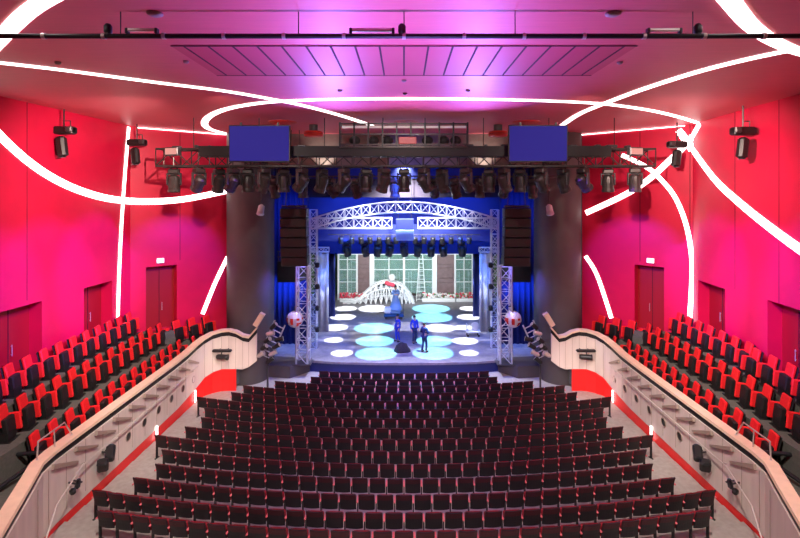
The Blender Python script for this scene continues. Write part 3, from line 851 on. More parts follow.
# lamps fixed on the parapets
def parapet_lamp(side, D, z, sc, lab):
    t = thing('parapet_spotlight', lab, 'spotlight', (side * (9.72), D, z))
    R = Matrix.Rotation(side * -.4, 3, 'Z') @ Matrix.Rotation(.5, 3, 'X')
    MB().rbox((0, 0, 0), (.26 * sc, .5 * sc, .26 * sc), .05, R).build('head', M['black'], t)
    MB().rbox((side * .02, -.36 * sc, -.18 * sc), (.30 * sc, .26 * sc, .40 * sc), .05, R).build('ballast', M['black'], t)
    mb = MB(); mb.tube((0, 0, 0), (side * .28, 0, .05), .03); mb.tube((0, .2, -.05), (side * .28, .2, .0), .03); mb.build('bracket', M['dkgrey'], t)
    MB().lathe([(.10 * sc, 0), (.10 * sc, .02)], 12, R @ Vector((0, .25 * sc, 0)), R @ Matrix.Rotation(-PI / 2, 3, 'X')).build('lens', M['lens'], t)
def front_lamp(side, x, D, z, lab):
    t = thing('parapet_spotlight', lab, 'spotlight', (side * x, D, z))
    MB().rbox((0, 0, .06), (.95, .22, .12), .03).build('ballast', M['black'], t)
    mb = MB(); mb.lathe([(.10, -.3), (.13, -.22), (.13, .22), (.15, .3)], 12, (side * -.05, -.12, -.22), Matrix.Rotation(PI / 2, 3, 'Y') @ Matrix.Rotation(.2, 3, 'X')); mb.build('head', M['black'], t, True)
    mb = MB(); mb.tube((-.2, 0, .06), (-.2, .35, .06), .03); mb.tube((.2, 0, .06), (.2, .35, .06), .03); mb.tube((0, -.1, -.1), (0, 0, .06), .03); mb.build('bracket', M['dkgrey'], t)
for side in (-1, 1):
    sn = SIDE[side]
    parapet_lamp(side, 16.55, H - 8.55, 1.05, 'large black spotlight on the near part of the %s balcony front' % sn)
    parapet_lamp(side, 14.9, H - 8.62, .55, 'tiny black spotlight on the nearest part of the %s balcony front' % sn)
    front_lamp(side, 9.1, 25.02, H - 7.85, 'black twin spotlight on the curved stage end of the %s balcony' % sn)

# balcony tip: boom with lamps
for side in (-1, 1):
    sn = SIDE[side]
    t = thing('lamp_boom', 'steel ladder frame crowded with lamps at the stage end tip of the %s balcony' % sn, 'lamp boom', (side * 7.0, 25.75, 0.0))
    mb = MB()
    a0, a1 = Vector((side * .45, 0, 1.75)), Vector((side * -.35, 0, 3.55))
    off = Vector((side * -.5, .1, -.28))
    for oo in (Vector((0, 0, 0)), off): MB().tube(a0 + oo, a1 + oo, .04, 8).build('rail', M['alu'], t)
    for k in range(7):
        u = (k + .3) / 7; MB().tube(a0 + (a1 - a0) * u, a0 + off + (a1 - a0) * u, .03, 6).build('rung', M['alu'], t)
    MB().tube((side * .05, .1, 2.6), (side * .05, .1, .02), .05, 8).build('stand', M['dkgrey'], t)
    MB().tube(a0 + (a1 - a0) * .4, (side * 1.2, -.15, 2.5), .04, 6).build('arm', M['dkgrey'], t)
    rl = random.Random(5)
    for k in range(9):
        u = (k % 5 + .3) / 5; p = a0 + (a1 - a0) * u + Vector((side * (-.1 if k < 5 else -.55), -.25, .0 if k < 5 else -.3))
        Rm = Matrix.Rotation(side * (-1.1 + rl.uniform(-.3, .3)), 3, 'Y') @ Matrix.Rotation(rl.uniform(-.4, .4), 3, 'X')
        mb = MB(); mb.lathe([(.06, -.22), (.11, -.14), (.11, .12), (.14, .2)], 10, p, Rm)
        hd = mb.build('lamp_head', M['black'] if k % 3 else M['steel'], t, True)
        mb = MB(); mb.lathe([(.12, .202), (.12, .215)], 10, p, Rm); mb.build('lens', M['steel'], hd)
    # cream end block on the cap
    mb = MB(); mb.box((side * 7.42, 25.62, 3.62), (.26, .3, .72), Matrix.Rotation(side * -.55, 3, 'Y'))
    o = mb.build('end_block', M['cap']); tag(o, 'short cream wooden block rising at the tip of the %s balcony' % sn, 'wooden block')
    # faceted ball
    t = thing('mirror_ball', 'round red and silver ball hanging beside the %s stage tower' % sn, 'ball', (side * 6.02, 27.6, 3.15))
    mb = MB(); random.seed(3)
    mb.ball((0, 0, 0), .46, 16, 12); 
    for k in range(len(mb.f)): mb.mi[k] = 1 if (mb.v[mb.f[k][0]][2] < .18 and mb.v[mb.f[k][0]][2] > -.25 and random.random() < .5) else 0
    mb.build('sphere', [M['mirror'], M['ballred']], t)
    mb = MB(); mb.tube((0, 0, .44), (0, 0, .7), .03, 6); mb.tube((0, 0, .7), (side * -.25, 0, .7), .03, 6); mb.build('hanger', M['dkgrey'], t)

# ------------------------------------------------------------------ towers, arch and speakers
for side in (-1, 1):
    sn = SIDE[side]
    x = side * 5.62
    t = truss_thing('truss_tower', 'bright front truss tower beside the %s edge of the stage' % sn, (x, 27.8, SZ), (x, 27.8, H - 3.95), .62, .62, M['alu'], up=Vector((0, 1, 0)), bay=.72, r=.055, lr=.026)
    MB().span((x - .5, 27.35, SZ), (x + .5, 28.25, SZ + .06)).build('base_plate', M['dkgrey'], t)
    x = side * 5.55
    t = truss_thing('truss_tower', 'taller blue lit truss tower behind the %s front tower' % sn, (x, 30.6, SZ), (x, 30.6, H - .9), .42, .42, M['alu'], up=Vector((0, 1, 0)), bay=.5, r=.035, lr=.02)
    for k in range(4):
        MB().rbox((x - side * .3, 30.3, SZ + 1.2 + k * 1.3), (.25, .25, .32), .05).build('side_lamp', M['black'], t)
    # line arrays
    c = px(294.5 if side < 0 else 516.5, 208, 25.2)
    t = thing('line_array', 'hanging column of dark loudspeakers on the %s of the stage' % sn, 'loudspeaker', (c.x, 25.2, c.z))
    for k in range(6):
        mb = MB(); R = Matrix.Rotation(.02 + .025 * k, 3, 'X')
        mb.rbox((0, .03 * k * k * .3, -.24 - k * .485), (1.32, .7, .465), .03, R); cab = mb.build('cabinet', M['black'], t)
        mb = MB(); mb.box(Vector((0, .03 * k * k * .3, -.24 - k * .485)) + R @ Vector((0, -.352, 0)), (1.24, .02, .40), R); mb.build('grille', M['grille'], cab)
    mb = MB(); mb.rbox((0, 0, .08), (1.2, .5, .12), .03)
    for s in (-1, 1): mb.tube((s * .45, 0, .1), (s * .2, .2, CZ - c.z), .02, 6)
    mb.build('rigging', M['dkgrey'], t)
    # dark side gallery with blue underside
    mb = MB()
    mb.prism([(side * 7.4, 29.2), (side * 6.1, 29.2), (side * 5.9, 30.6), (side * 7.4, 30.6)], H - 5.1, H - 3.9)
    t = mb.build('side_gallery', M['black']); tag(t, 'dark technician gallery box behind the %s loudspeakers' % sn, 'gallery')
    mb = MB()
    for z in (H - 3.3, H - 3.62): mb.tube((side * 7.4, 29.25, z), (side * 6.1, 29.25, z), .03, 6)
    for k in range(4): mb.tube((side * (7.35 - k * .4), 29.25, H - 3.9), (side * (7.35 - k * .4), 29.25, H - 3.3), .02, 6)
    mb.build('railing', M['dkgrey'], t)
    # wings: drapes
    def drape(x0, x1, D, z0, z1, m, lab, folds=6):
        mb = MB(); n = folds * 6; vs = []; fs = []
        for z in (z0, z1):
            for k in range(n + 1):
                u = k / n; vs.append((x0 + (x1 - x0) * u, D + .07 * math.sin(u * folds * 2 * PI), z))
        for z in (z0, z1):
            for k in range(n + 1):
                u = k / n; vs.append((x0 + (x1 - x0) * u, D + .07 * math.sin(u * folds * 2 * PI) + .03, z))
        q = n + 1
        for k in range(n):
            fs.append((k, k + 1, q + k + 1, q + k)); fs.append((2 * q + k, 3 * q + k, 3 * q + k + 1, 2 * q + k + 1))
            fs.append((k, 2 * q + k, 2 * q + k + 1, k + 1)); fs.append((q + k, q + k + 1, 3 * q + k + 1, 3 * q + k))
        fs.append((0, q, 3 * q, 2 * q)); fs.append((n, 2 * q + n, 3 * q + n, q + n))
        mb.add(vs, fs); o = mb.build('stage_curtain', m, None, True); tag(o, lab, 'curtain', 'stage side curtains'); return o
    drape(side * 9.2, side * 6.0, 31.4, SZ, H + 3.2, M['bluecloth'], 'wide blue lit curtain behind the dark column on the %s' % sn, 9)
    drape(side * 6.0, side * 5.15, 34.2, SZ, H - 3.9, M['drape'], 'pale grey curtain strip at the %s side of the stage' % sn, 2)
    drape(side * 6.9, side * 5.3, 38.5, SZ, H - 4.1, M['bluecloth'], 'dark blue curtain strip beside the %s end of the glass set' % sn, 4)
    truss_thing('portal_beam', 'short white truss beam above the %s stage curtain strips' % sn, (side * 6.6, 34.0, H - 3.72), (side * 5.1, 34.0, H - 3.72), .3, .3, M['alu'], bay=.4)
# curved truss and straight truss over the stage
t = thing('arched_truss', 'silver arched truss over the front of the stage', 'truss')
cc, l = [MB() for _ in range(4)], MB(); N = 22; prev = None
for k in range(N + 1):
    u = -1 + 2 * k / N; X = u * 5.5; z = H - .72 - 1.0 * u * u; dep = 29.3 + .3 * u * u
    ring = [Vector((X, dep - .3, z + .30)), Vector((X, dep + .3, z + .30)), Vector((X, dep + .3, z - .30)), Vector((X, dep - .3, z - .30))]
    if prev:
        for i in range(4):
            cc[i].tube(prev[i], ring[i], .045, 8); j = (i + 1) % 4
            a, b = (prev[i], ring[j]) if k % 2 else (prev[j], ring[i])
            l.tube(a, b, .025, 5)
    for i in range(4): l.tube(ring[i], ring[(i + 1) % 4], .02, 5)
    prev = ring
[c.build('chord', M['alu'], t) for c in cc]; l.build('lacing', M['alu'], t)
truss_thing('stage_truss', 'straight silver truss left of the blue hanging box over the stage', (-5.4, 30.6, H - 1.72), (-.75, 30.6, H - 1.72), .6, .62, M['alu'], bay=.62, r=.042, lr=.024)
truss_thing('stage_truss', 'straight silver truss right of the blue hanging box over the stage', (.85, 30.6, H - 1.72), (5.5, 30.6, H - 1.72), .6, .62, M['alu'], bay=.62, r=.042, lr=.024)
t = thing('hanging_box', 'blue box hanging above the middle of the stage', 'box', (.05, 30.4, H - 2.75))
MB().rbox((0, 0, .32), (1.1, .6, .64), .03).build('box', M['bluecost'], t)
MB().rbox((0, 0, .98), (1.1, .5, .66), .03).build('upper_panel', M['bluecloth'], t)
mb = MB(); mb.tube((-.4, 0, 1.3), (-.4, 0, H + 3.6 - (H - 2.75)), .02); mb.tube((.4, 0, 1.3), (.4, 0, H + 3.6 - (H - 2.75)), .02); mb.build('cables', M['black'], t)
# blue border cloths and lamp row
def border(D, z0, z1, w, lab):
    mb = MB(); mb.span((-w, D, z0), (w, D + .05, z1)); tag(mb.build('border_cloth', M['bluecloth']), lab, 'cloth')
mb = MB(); mb.span((-6.2, 30.95, H - .15), (6.2, 31.0, H + .95)); tag(mb.build('border_cloth', M['net']), 'dark border cloth behind the silver arched truss', 'cloth')
border(29.0, H + .95, H + 1.6, 7.2, 'narrow blue cloth strip just below the brown header wall')
border(32.5, H - 3.0, H - 1.9, 5.6, 'bright blue border cloth under the straight truss')
border(36.5, H - 4.3, H + 1.0, 8.5, 'darker blue border cloth above the glass set')
mb = MB(); mb.tube((-4.9, 32.2, H - 2.55), (4.9, 32.2, H - 2.55), .03); tag(mb.build('lamp_bar', M['dkgrey']), 'pipe with small lamps below the blue border cloth', 'pipe')
xs3 = [341, 352, 361, 370, 379, 388, 396, 415, 424, 433, 442, 451, 460, 469]
for i, x in enumerate(xs3):
    X = (x - VX) / F * 32.2
    t0 = thing('par_lamp', 'small can lamp, %s from the left below the blue border cloth' % nth(i), 'stage lamp', (X, 32.2, H - 2.56), 0, 'small can lamps over the stage') if i == 0 else dup(t0, (X, 32.2, H - 2.56), 0, 'small can lamp, %s from the left below the blue border cloth' % nth(i))
    if i == 0:
        MB().lathe([(.10, .16), (.15, .10), (.15, -.2), (.17, -.26)], 12, (0, -.05, -.3), Matrix.Rotation(.5, 3, 'X')).build('can', M['black'], t0, True)
        mb = MB(); mb.tube((-.17, 0, -.28), (-.17, 0, -.04), .015); mb.tube((.17, 0, -.28), (.17, 0, -.04), .015); mb.tube((-.17, 0, -.04), (.17, 0, -.04), .015); mb.build('yoke', M['dkgrey'], t0)
# long chandelier lamps between blue border and set
mb = MB(); mb.tube((-4.9, 35.5, H - 3.25), (4.9, 35.5, H - 3.25), .03); tag(mb.build('lamp_bar', M['dkgrey']), 'pipe with pale lamps just above the glass set', 'pipe')
for i, x in enumerate((347, 365, 378, 390, 404, 418, 431, 443, 462)):
    X = (x - VX) / F * 35.5
    lamp((X, 35.5, H - 3.28), random.uniform(-.6, .6), 1, 'stage lamp, %s from the left on the pipe just above the glass set' % nth(i), 'stage lamps above the glass set')

# ------------------------------------------------------------------ stage set
SD = 44.6
t = thing('greenhouse_facade', 'long white framed glass house front across the back of the stage', 'stage set', (0, SD, SZ))
def sxp(x): return (x - VX) / F * SD
ztop = (HY - 247.5) / F * SD + H - SZ
fr = MB()
fr.span((sxp(337.5), -.1, ztop - .28), (sxp(473.5), .1, ztop)); fr.span((sxp(337.5), -.1, ztop - .62), (sxp(473.5), .1, ztop - .54))
fr.build('top_beam', M['white'], t)
for x, w in ((338.5, .16), (357, .16), (372, .42), (404, .2), (434.5, .42), (455, .16), (472.5, .16), (389, .08), (419, .08), (347.5, .07), (464, .07)):
    MB().span((sxp(x) - w / 2, -.08, 0), (sxp(x) + w / 2, .08, ztop)).build('post', M['white'], t)
for x0, x1 in ((339, 357), (374, 404), (404, 432), (456, 472)):
    MB().span((sxp(x0), .02, .6), (sxp(x1), .04, ztop - .28)).build('pane', M['glass'], t)
mb = MB()
for x0, x1 in ((339, 357), (374, 432), (456, 472)):
    for z in (1.6, 2.7, 3.6): mb.span((sxp(x0), -.03, z - .03), (sxp(x1), .03, z + .03))
mb.build('glazing_bar', M['white'], t)
for x0, x1 in ((357.5, 370), (437, 454.5)):
    p = MB(); p.rbox(((sxp(x0) + sxp(x1)) / 2, 0, ztop / 2 - .1), (sxp(x1) - sxp(x0), .12, ztop - .3), .04); dpn = p.build('door_panel', M['brown'], t)
    q = MB()
    for z in (1.0, 2.3, 3.5):
        q.rbox(((sxp(x0) + sxp(x1)) / 2, -.09, z + .1), (sxp(x1) - sxp(x0) - .3, .05, .9), .04)
    q.build('raised_field', M['brown'], dpn)
# things seen behind the glass
random.seed(11)
for i in range(11):
    x = -5.2 + i * 1.04; hh = random.uniform(2.2, 4.2)
    t = thing('prop_rack', 'prop rack, %s from the left behind the glass set front' % nth(i), 'rack', (x * 1.06, 46.0, SZ), 0, 'prop racks behind the glass set')
    mb = MB()
    for s in (-1, 1):
        for q in (-1, 1): mb.span((s * .44 - .03, q * .3 - .03, 0), (s * .44 + .03, q * .3 + .03, hh))
    mb.build('upright', M['white'], t)
    mb = MB()
    for k in range(int(hh / .8) + 1): mb.span((-.46, -.33, k * .8 + .05), (.46, .33, k * .8 + .09))
    mb.build('shelf', M['alu'], t)
    mb = MB()
    for k in range(int(hh / .8)):
        for q in range(2): mb.rbox((-.22 + q * .44, 0, k * .8 + .09 + .25), (random.uniform(.2, .4), .4, random.uniform(.3, .6)), .04)
    mb.build('stored_props', M[random.choice(['set', 'brown', 'green', 'set'])], t)
mb = MB(); mb.span((-9.2, 47.3, SZ), (9.2, 47.4, H - 2)); tag(mb.build('backdrop', M['green']), 'dim greenish backdrop cloth behind the glass set', 'backdrop')
# ladder
t = thing('step_ladder', 'tall white ladder leaning in front of the glass set', 'ladder', (1.35, 44.0, SZ))
mb = MB(); mb.tube((-.25, 0, 0), (.0, .35, 4.0), .04); mb.tube((.55, 0, 0), (.30, .35, 4.0), .04); mb.build('rail', M['white'], t)
mb = MB()
for k in range(11):
    u = (k + .5) / 11.5; mb.tube((-.25 + .25 * u, .35 * u, 4 * u), (.55 - .25 * u, .35 * u, 4 * u), .025)
mb.build('rung', M['white'], t)
# white lattice arch
t = thing('lattice_arch', 'white lattice humped arch in the middle of the stage set', 'arch', (0, 43.4, SZ))
prof = [(344, 301), (353, 300), (361, 296.5), (369, 289), (376, 284), (384, 281.5), (392, 281.5), (400, 284), (406, 289), (411, 296), (414, 302.5)]
prof = catmull(prof, 3)
rail, lat = MB(), MB(); N = len(prof)
base = lambda x, y, dd: Vector(((x - VX) / F * 43.4, dd, max(0.03, (HY - y) / F * 43.4 + H - SZ)))
for dd in (-.5, .5):
    for a, b in zip(prof[:-1], prof[1:]):
        rail.tube(base(*a, dd), base(*b, dd), .09)
        pa, pb = base(*a, dd), base(*b, dd)
        rail.tube((pa.x, dd, pa.z * .72), (pb.x, dd, pb.z * .72), .05)
    for k in range(0, N - 2, 2):
        p, q = base(*prof[k], dd), base(*prof[k + 2], dd)
        lat.tube((p.x, dd, 0), p, .045); lat.tube((p.x, dd, 0), q, .035); lat.tube((q.x, dd, 0), p, .035)
        lat.tube((p.x, dd, p.z * .4), (q.x, dd, q.z * .4), .035)
for a in prof: rail.tube(base(*a, -.5), base(*a, .5), .05)
rail.build('rail', M['white'], t); lat.build('lattice', M['white'], t)
MB().rbox((base(390, 283, 0).x, -.55, base(390, 284, 0).z + .1), (.9, .3, .35), .1, Matrix.Rotation(.3, 3, 'Y')).build('red_ornament', M['petalr'], t)
MB().ball((base(392, 276, 0).x, -.3, base(392, 277, 0).z), .32, 12, 8).build('white_ornament', M['white'], t)
# flower beds
def flowers(x0, x1, lab, reds):
    a, b = (x0 - VX) / F * 43.9, (x1 - VX) / F * 43.9
    t = thing('flower_bed', lab, 'flower bed', ((a + b) / 2, 43.9, SZ)); w = b - a
    MB().rbox((0, 0, .16), (w, .6, .32), .03).build('planter', M['white'], t)
    mb = MB()
    for k in range(int(w * 45)):
        p = (random.uniform(-w / 2, w / 2), random.uniform(-.3, .3), random.uniform(.33, .72))
        mb.cur = 0 if random.random() < reds else (1 if random.random() < .75 else 2)
        mb.ball(p, random.uniform(.06, .12), 6, 4)
    tag(mb.build('blossoms', [M['petalr'], M['petalw'], M['green']], t), kind='stuff')
flowers(340, 358, 'red flower bed at the left end of the stage set', .85)
flowers(422, 455, 'white flower bed right of the lattice arch', .12)
flowers(456, 480, 'pink and white flower bed at the right end of the stage set', .55)
flowers(358.5, 366, 'small white flower bed left of the lattice arch', .3)

# ------------------------------------------------------------------ people
def skin_mesh(name, verts, edges, radii, m, parent, sub=2):
    me = bpy.data.meshes.new(name); me.from_pydata(verts, edges, []); o = bpy.data.objects.new(name, me); COL.objects.link(o)
    md = o.modifiers.new('s', 'SKIN'); o.modifiers.new('d', 'SUBSURF').levels = sub
    md.use_smooth_shade = True
    for v, r in zip(me.skin_vertices[0].data, radii): v.radius = (r, r) if not isinstance(r, tuple) else r
    me.skin_vertices[0].data[0].use_root = True
    dg = bpy.context.evaluated_depsgraph_get()
    new = bpy.data.meshes.new_from_object(o.evaluated_get(dg)); new.name = name
    bpy.data.objects.remove(o)
    new.materials.clear(); new.materials.append(m)
    for p in new.polygons: p.use_smooth = True
    return link(name, new, parent)
def person(label, loc, rotz, top, legs, h=1.74, pose='stand', robe=False):
    t = thing('person', label, 'person', loc, rotz); k = h / 1.75
    lift = {'stand': ((.15, .08, -.38), (-.15, .10, -.40))}
    # joints (facing -Y local)
    J = {'pel': (0, 0, .95), 'spi': (0, .01, 1.15), 'che': (0, .01, 1.33), 'nek': (0, .0, 1.50), 'hed': (0, -.02, 1.60), 'crn': (0, -.01, 1.70)}
    for s, n in ((1, 'l'), (-1, 'r')):
        st = .06 if n == 'l' else -.04
        J['hip' + n] = (s * .09, 0, .90); J['kne' + n] = (s * .11, -.03 + st * .4, .49); J['ank' + n] = (s * .12, .03 + st, .09); J['toe' + n] = (s * .14, -.14 + st, .04)
        J['sho' + n] = (s * .18, .01, 1.42)
        if pose == 'arms' :
            J['elb' + n] = (s * .27, .02, 1.15); J['wri' + n] = (s * .12, -.22, 1.14); J['han' + n] = (s * .06, -.27, 1.15)
        else:
            J['elb' + n] = (s * .25, .05, 1.14); J['wri' + n] = (s * .25, -.05, .91); J['han' + n] = (s * .245, -.08, .83)
    names = list(J); idx = {n: i for i, n in enumerate(names)}
    E = [('pel', 'spi'), ('spi', 'che'), ('che', 'nek'), ('nek', 'hed'), ('hed', 'crn')]
    for n in 'lr': E += [('pel', 'hip' + n), ('hip' + n, 'kne' + n), ('kne' + n, 'ank' + n), ('ank' + n, 'toe' + n), ('che', 'sho' + n), ('sho' + n, 'elb' + n), ('elb' + n, 'wri' + n), ('wri' + n, 'han' + n)]
    rad = {'pel': .12, 'spi': .11, 'che': .13, 'nek': .052, 'hed': .085, 'crn': .07, 'hip': .085, 'kne': .055, 'ank': .038, 'toe': .03, 'sho': .06, 'elb': .042, 'wri': .028, 'han': .03}
    V = [Vector(J[n]) * k for n in names]; R = [rad[n[:3]] * k for n in names]
    # fingers: short chains rooted in the palm
    ed = [(idx[a], idx[b]) for a, b in E]
    for n, s in (('l', 1), ('r', -1)):
        hnd = Vector(J['han' + n]); d = (hnd - Vector(J['wri' + n])).normalized(); side_v = Vector((0, 1, 0)) if abs(d.z) > .6 else Vector((0, 0, 1))
        for q, (off, ln) in enumerate(((-.03, .065), (-.01, .08), (.01, .075), (.03, .055))):
            a = len(V); V.append((hnd + side_v * off + d * .035) * k); R.append(.0095); V.append((hnd + side_v * off + d * (.035 + ln)) * k); R.append(.008)
            ed += [(idx['han' + n], a), (a, a + 1)]
        a = len(V); V.append((hnd - side_v * .045 + d * .01) * k); R.append(.010); ed.append((idx['han' + n], a))
    skin_mesh('body', V, ed, R, M['skin'], t, 2)
    def sub(ns, edges, grow, m, nm, over={}):
        vv = [Vector(J[n]) * k for n in ns]; ii = {n: i for i, n in enumerate(ns)}
        rr = [(over.get(n[:3], rad[n[:3]] + grow)) * k for n in ns]
        return skin_mesh(nm, vv, [(ii[a], ii[b]) for a, b in edges], rr, m, t, 2)
    sub(['spi', 'che', 'pel', 'shol', 'shor', 'elbl', 'elbr', 'wril', 'wrir'], [('spi', 'che'), ('spi', 'pel'), ('che', 'shol'), ('che', 'shor'), ('shol', 'elbl'), ('shor', 'elbr'), ('elbl', 'wril'), ('elbr', 'wrir')], .02, top, 'jacket')
    sub(['pel', 'hipl', 'hipr', 'knel', 'kner', 'ankl', 'ankr'], [('pel', 'hipl'), ('pel', 'hipr'), ('hipl', 'knel'), ('hipr', 'kner'), ('knel', 'ankl'), ('kner', 'ankr')], .018, legs, 'trousers')
    mb = MB()
    for n in 'lr':
        a, b = Vector(J['ank' + n]) * k, Vector(J['toe' + n]) * k
        mb.ball(((a + b) / 2).to_tuple()[:2] + (.045 * k,), .05 * k, 10, 6, (1.0, 2.6, .9))
    mb.build('shoes', M['shoe'], t, True)
    mb = MB(); mb.ball(Vector((0, .015, 1.685)) * k, .098 * k, 14, 10, (.95, 1.08, .95)); mb.build('hair', M['hair'], t, True)
    mb = MB()
    mb.ball(Vector((0, -.115, 1.615)) * k, .018 * k, 8, 6, (.8, 1, 1.3))
    for s in (-1, 1): mb.ball(Vector((s * .088, 0, 1.62)) * k, .026 * k, 8, 6, (.4, .8, 1.2))
    mb.build('nose_and_ears', M['skin'], t, True)
    mb = MB()
    for s in (-1, 1): mb.ball(Vector((s * .032, -.098, 1.64)) * k, .011 * k, 8, 6)
    mb.box(Vector((0, -.1, 1.565)) * k, (.045, .01, .008)); mb.build('eyes_and_mouth', M['hair'], t)
    if robe:
        mb = MB(); mb.lathe([(.52, .03), (.44, .25), (.30, .7), (.21, 1.0), (.22, 1.2), (.24, 1.36), (.12, 1.46)], 20); mb.build('robe', top, t, True)
    return t
def stage_at(x, y): 
    p = on_level(x, y, SZ); return (p.x, p.y, SZ)
person('standing person in dark navy clothes with folded arms at mid stage front', stage_at(424.5, 352), 2.4, M['navy'], M['navy'], 1.76, 'arms')
person('person in blue clothes just left of the dark clothed person on stage', stage_at(414.5, 343), .5, M['blueclo'], M['navy'], 1.74)
person('person in blue top farther left beside the dark net heap on stage', stage_at(397.5, 341.5), -1.0, M['blueclo'], M['blueclo'], 1.72)
# dark heap
p = stage_at(402, 351.5); t = thing('net_heap', 'dark heap of netting on the stage floor in front of the people', 'heap', p)
mb = MB(); rnd = random.Random(2); n = 18
for r, z in ((.44, 0), (.42, .12), (.34, .32), (.22, .47), (.06, .53)):
    for i in range(n): mb.v.append(((r + rnd.uniform(-.04, .04)) * math.cos(2 * PI * i / n) * 1.1, (r + rnd.uniform(-.04, .04)) * math.sin(2 * PI * i / n) * .8, z + (rnd.uniform(-.03, .03) if z else 0)))
for k in range(4):
    for i in range(n): mb.f.append((k * n + i, k * n + (i + 1) % n, k * n + n + (i + 1) % n, k * n + n + i)); mb.mi.append(0)
mb.f.append(tuple(range(4 * n, 5 * n))); mb.mi.append(0)
mb.build('netting', M['net'], t, True)
mb = MB()
for k in range(5): mb.path([Vector((.42 * math.cos(k * 1.3), .32 * math.sin(k * 1.3), .05)), Vector((.26 * math.cos(k * 1.3 + .4), .2 * math.sin(k * 1.3 + .4), .42)), Vector((.3 * math.cos(k * 1.3 + 1.3), .22 * math.sin(k * 1.3 + 1.3), .36))], .018)
mb.build('rope', M['black'], t)
# blue figure on a cart
cx = stage_at(394, 318)
t = thing('stage_cart', 'teal low cart under the tall blue costumed figure on stage', 'cart', cx)
MB().rbox((0, 0, .28), (1.5, 1.0, .22), .04).build('platform', M['tealbase'], t)
MB().rbox((-.45, 0, .62), (.55, .6, .46), .06).build('white_chest', M['white'], t)
MB().rbox((.1, -.1, .50), (.8, .5, .2), .06).build('step', M['bluecost'], t)
for a in (-.6, .6):
    for b in (-.35, .35): MB().lathe([(.085, -.03), (.085, .03)], 12, (a, b, .085), Matrix.Rotation(PI / 2, 3, 'Y')).build('wheel', M['black'], t)
mb = MB(); mb.tube((.7, .3, .35), (.7, .3, 1.5), .03); mb.tube((.7, -.3, .35), (.7, -.3, 1.5), .03); mb.tube((.7, -.3, 1.5), (.7, .3, 1.5), .03); mb.build('push_bar', M['dkgrey'], t)
person('tall figure in a long pale blue robe standing on the stage cart', (cx[0] + .12, cx[1] + .05, SZ + .60), .2, M['bluecost'], M['bluecost'], 1.85, 'arms', True)
# pale chair like prop
p = stage_at(473, 336); t = thing('prop_trolley', 'small pale trolley standing at the right of the stage', 'trolley', p)
MB().rbox((0, 0, .34), (.95, .55, .06), .02).build('deck', M['white'], t)
MB().rbox((.15, .05, .62), (.45, .4, .5), .08).build('seat_block', M['steel'], t)
mb = MB(); mb.tube((-.42, -.22, .34), (-.42, -.22, .8), .025); mb.tube((-.42, .22, .34), (-.42, .22, .8), .025); mb.tube((-.42, -.22, .8), (-.42, .22, .8), .025); mb.build('handle', M['alu'], t)
for a in (-.36, .36):
    for b in (-.2, .2):
        mb = MB(); mb.tube((a, b, .1), (a, b, .33), .02); mb.build('leg', M['alu'], t)
        MB().lathe([(.07, -.025), (.07, .025)], 12, (a, b, .07), Matrix.Rotation(PI / 2, 3, 'X')).build('wheel', M['black'], t)

# ------------------------------------------------------------------ lights
def light(kind, name, loc, energy, color, target=None, size=.3, angle=60, blend=.4, size_y=None, spread=None):
    ld = bpy.data.lights.new(name, kind); ld.energy = energy; ld.color = color
    if kind == 'SPOT': ld.spot_size = math.radians(angle); ld.spot_blend = blend; ld.shadow_soft_size = size
    elif kind == 'AREA':
        ld.size = size
        if size_y: ld.shape = 'RECTANGLE'; ld.size_y = size_y
        if spread: ld.spread = math.radians(spread)
    else: ld.shadow_soft_size = size
    o = bpy.data.objects.new(name, ld); COL.objects.link(o); o.location = loc
    if target is not None:
        o.rotation_euler = (Vector(target) - Vector(loc)).to_track_quat('-Z', 'Y').to_euler()
    return o
K = 1.0
WARM = (1, .89, .82)
for side in (-1, 1):
    light('SPOT', 'house_fill', (side * 4.5, 7.5, CZ - .25), 4200 * K, WARM, (side * 10.6, 16.5, 2.2), .05, 58, .9)  # unseen fills added near the ceiling to brighten parapets and balcony seats
    light('SPOT', 'house_fill', (side * 4.5, 14.5, CZ - .25), 3200 * K, WARM, (side * 10.6, 21.5, 2.2), .05, 56, .9)
    for D, z in ((12.6, 6.6), (15.8, 6.4), (18.8, 6.3), (21.6, 6.4)):
        light('SPOT', 'wall_wash', (side * 1.5, D - 3.5, CZ - .4), 9500 * K, (.20, .02, 1), (side * 13.3, D, z), .05, 25, .55)
    light('SPOT', 'wall_wash', (side * 4.6, 20.2, H - .8), 2000 * K, (.20, .02, 1), (side * 11.6, 25.1, 6.1), .05, 40, .6)
    light('SPOT', 'wall_fill', (side * 6.5, 15, CZ - 1.0), 2900 * K, (1, .72, .62), (side * 13.3, 21, 9.6), .05, 76, .9)  # unseen fill added in mid-air to brighten the upper wall
    light('SPOT', 'header_light', (side * 4.2, 26.2, H + 1.3), 130 * K, (1, .9, .8), (side * 4.3, 27.0, H + 2.3), .03, 80, .8)
    light('SPOT', 'base_light', (side * 6.5, 21.0, H - 6.5), 500 * K, (1, .8, .72), (side * 9.6, 25.4, H - 9.5), .05, 60, .9)
light('SPOT', 'stalls_fill', (0, 4, CZ - .25), 6500 * K, (1, .82, .80), (0, 14.0, .5), .05, 75, .9)  # this and the next are added fills above the stalls, without fixtures
light('SPOT', 'stalls_fill', (0, 13, CZ - .25), 2600 * K, (.62, .5, 1), (0, 21.5, .5), .05, 80, .9)
# violet beams thrown up at the ceiling from the truss
for x in (-3.0, 3.0):
    light('SPOT', 'ceiling_wash', (x, 20.6, H + .2), 2000 * K, (.3, .2, 1), (x * .6, 15.5, CZ), .04, 95, .9)
light('SPOT', 'ceiling_wash', (0, 9.5, H - 2.0), 2600 * K, (.32, .22, 1), (0, 10.5, CZ), .04, 105, .9)  # bare source in mid-hall, away from the truss
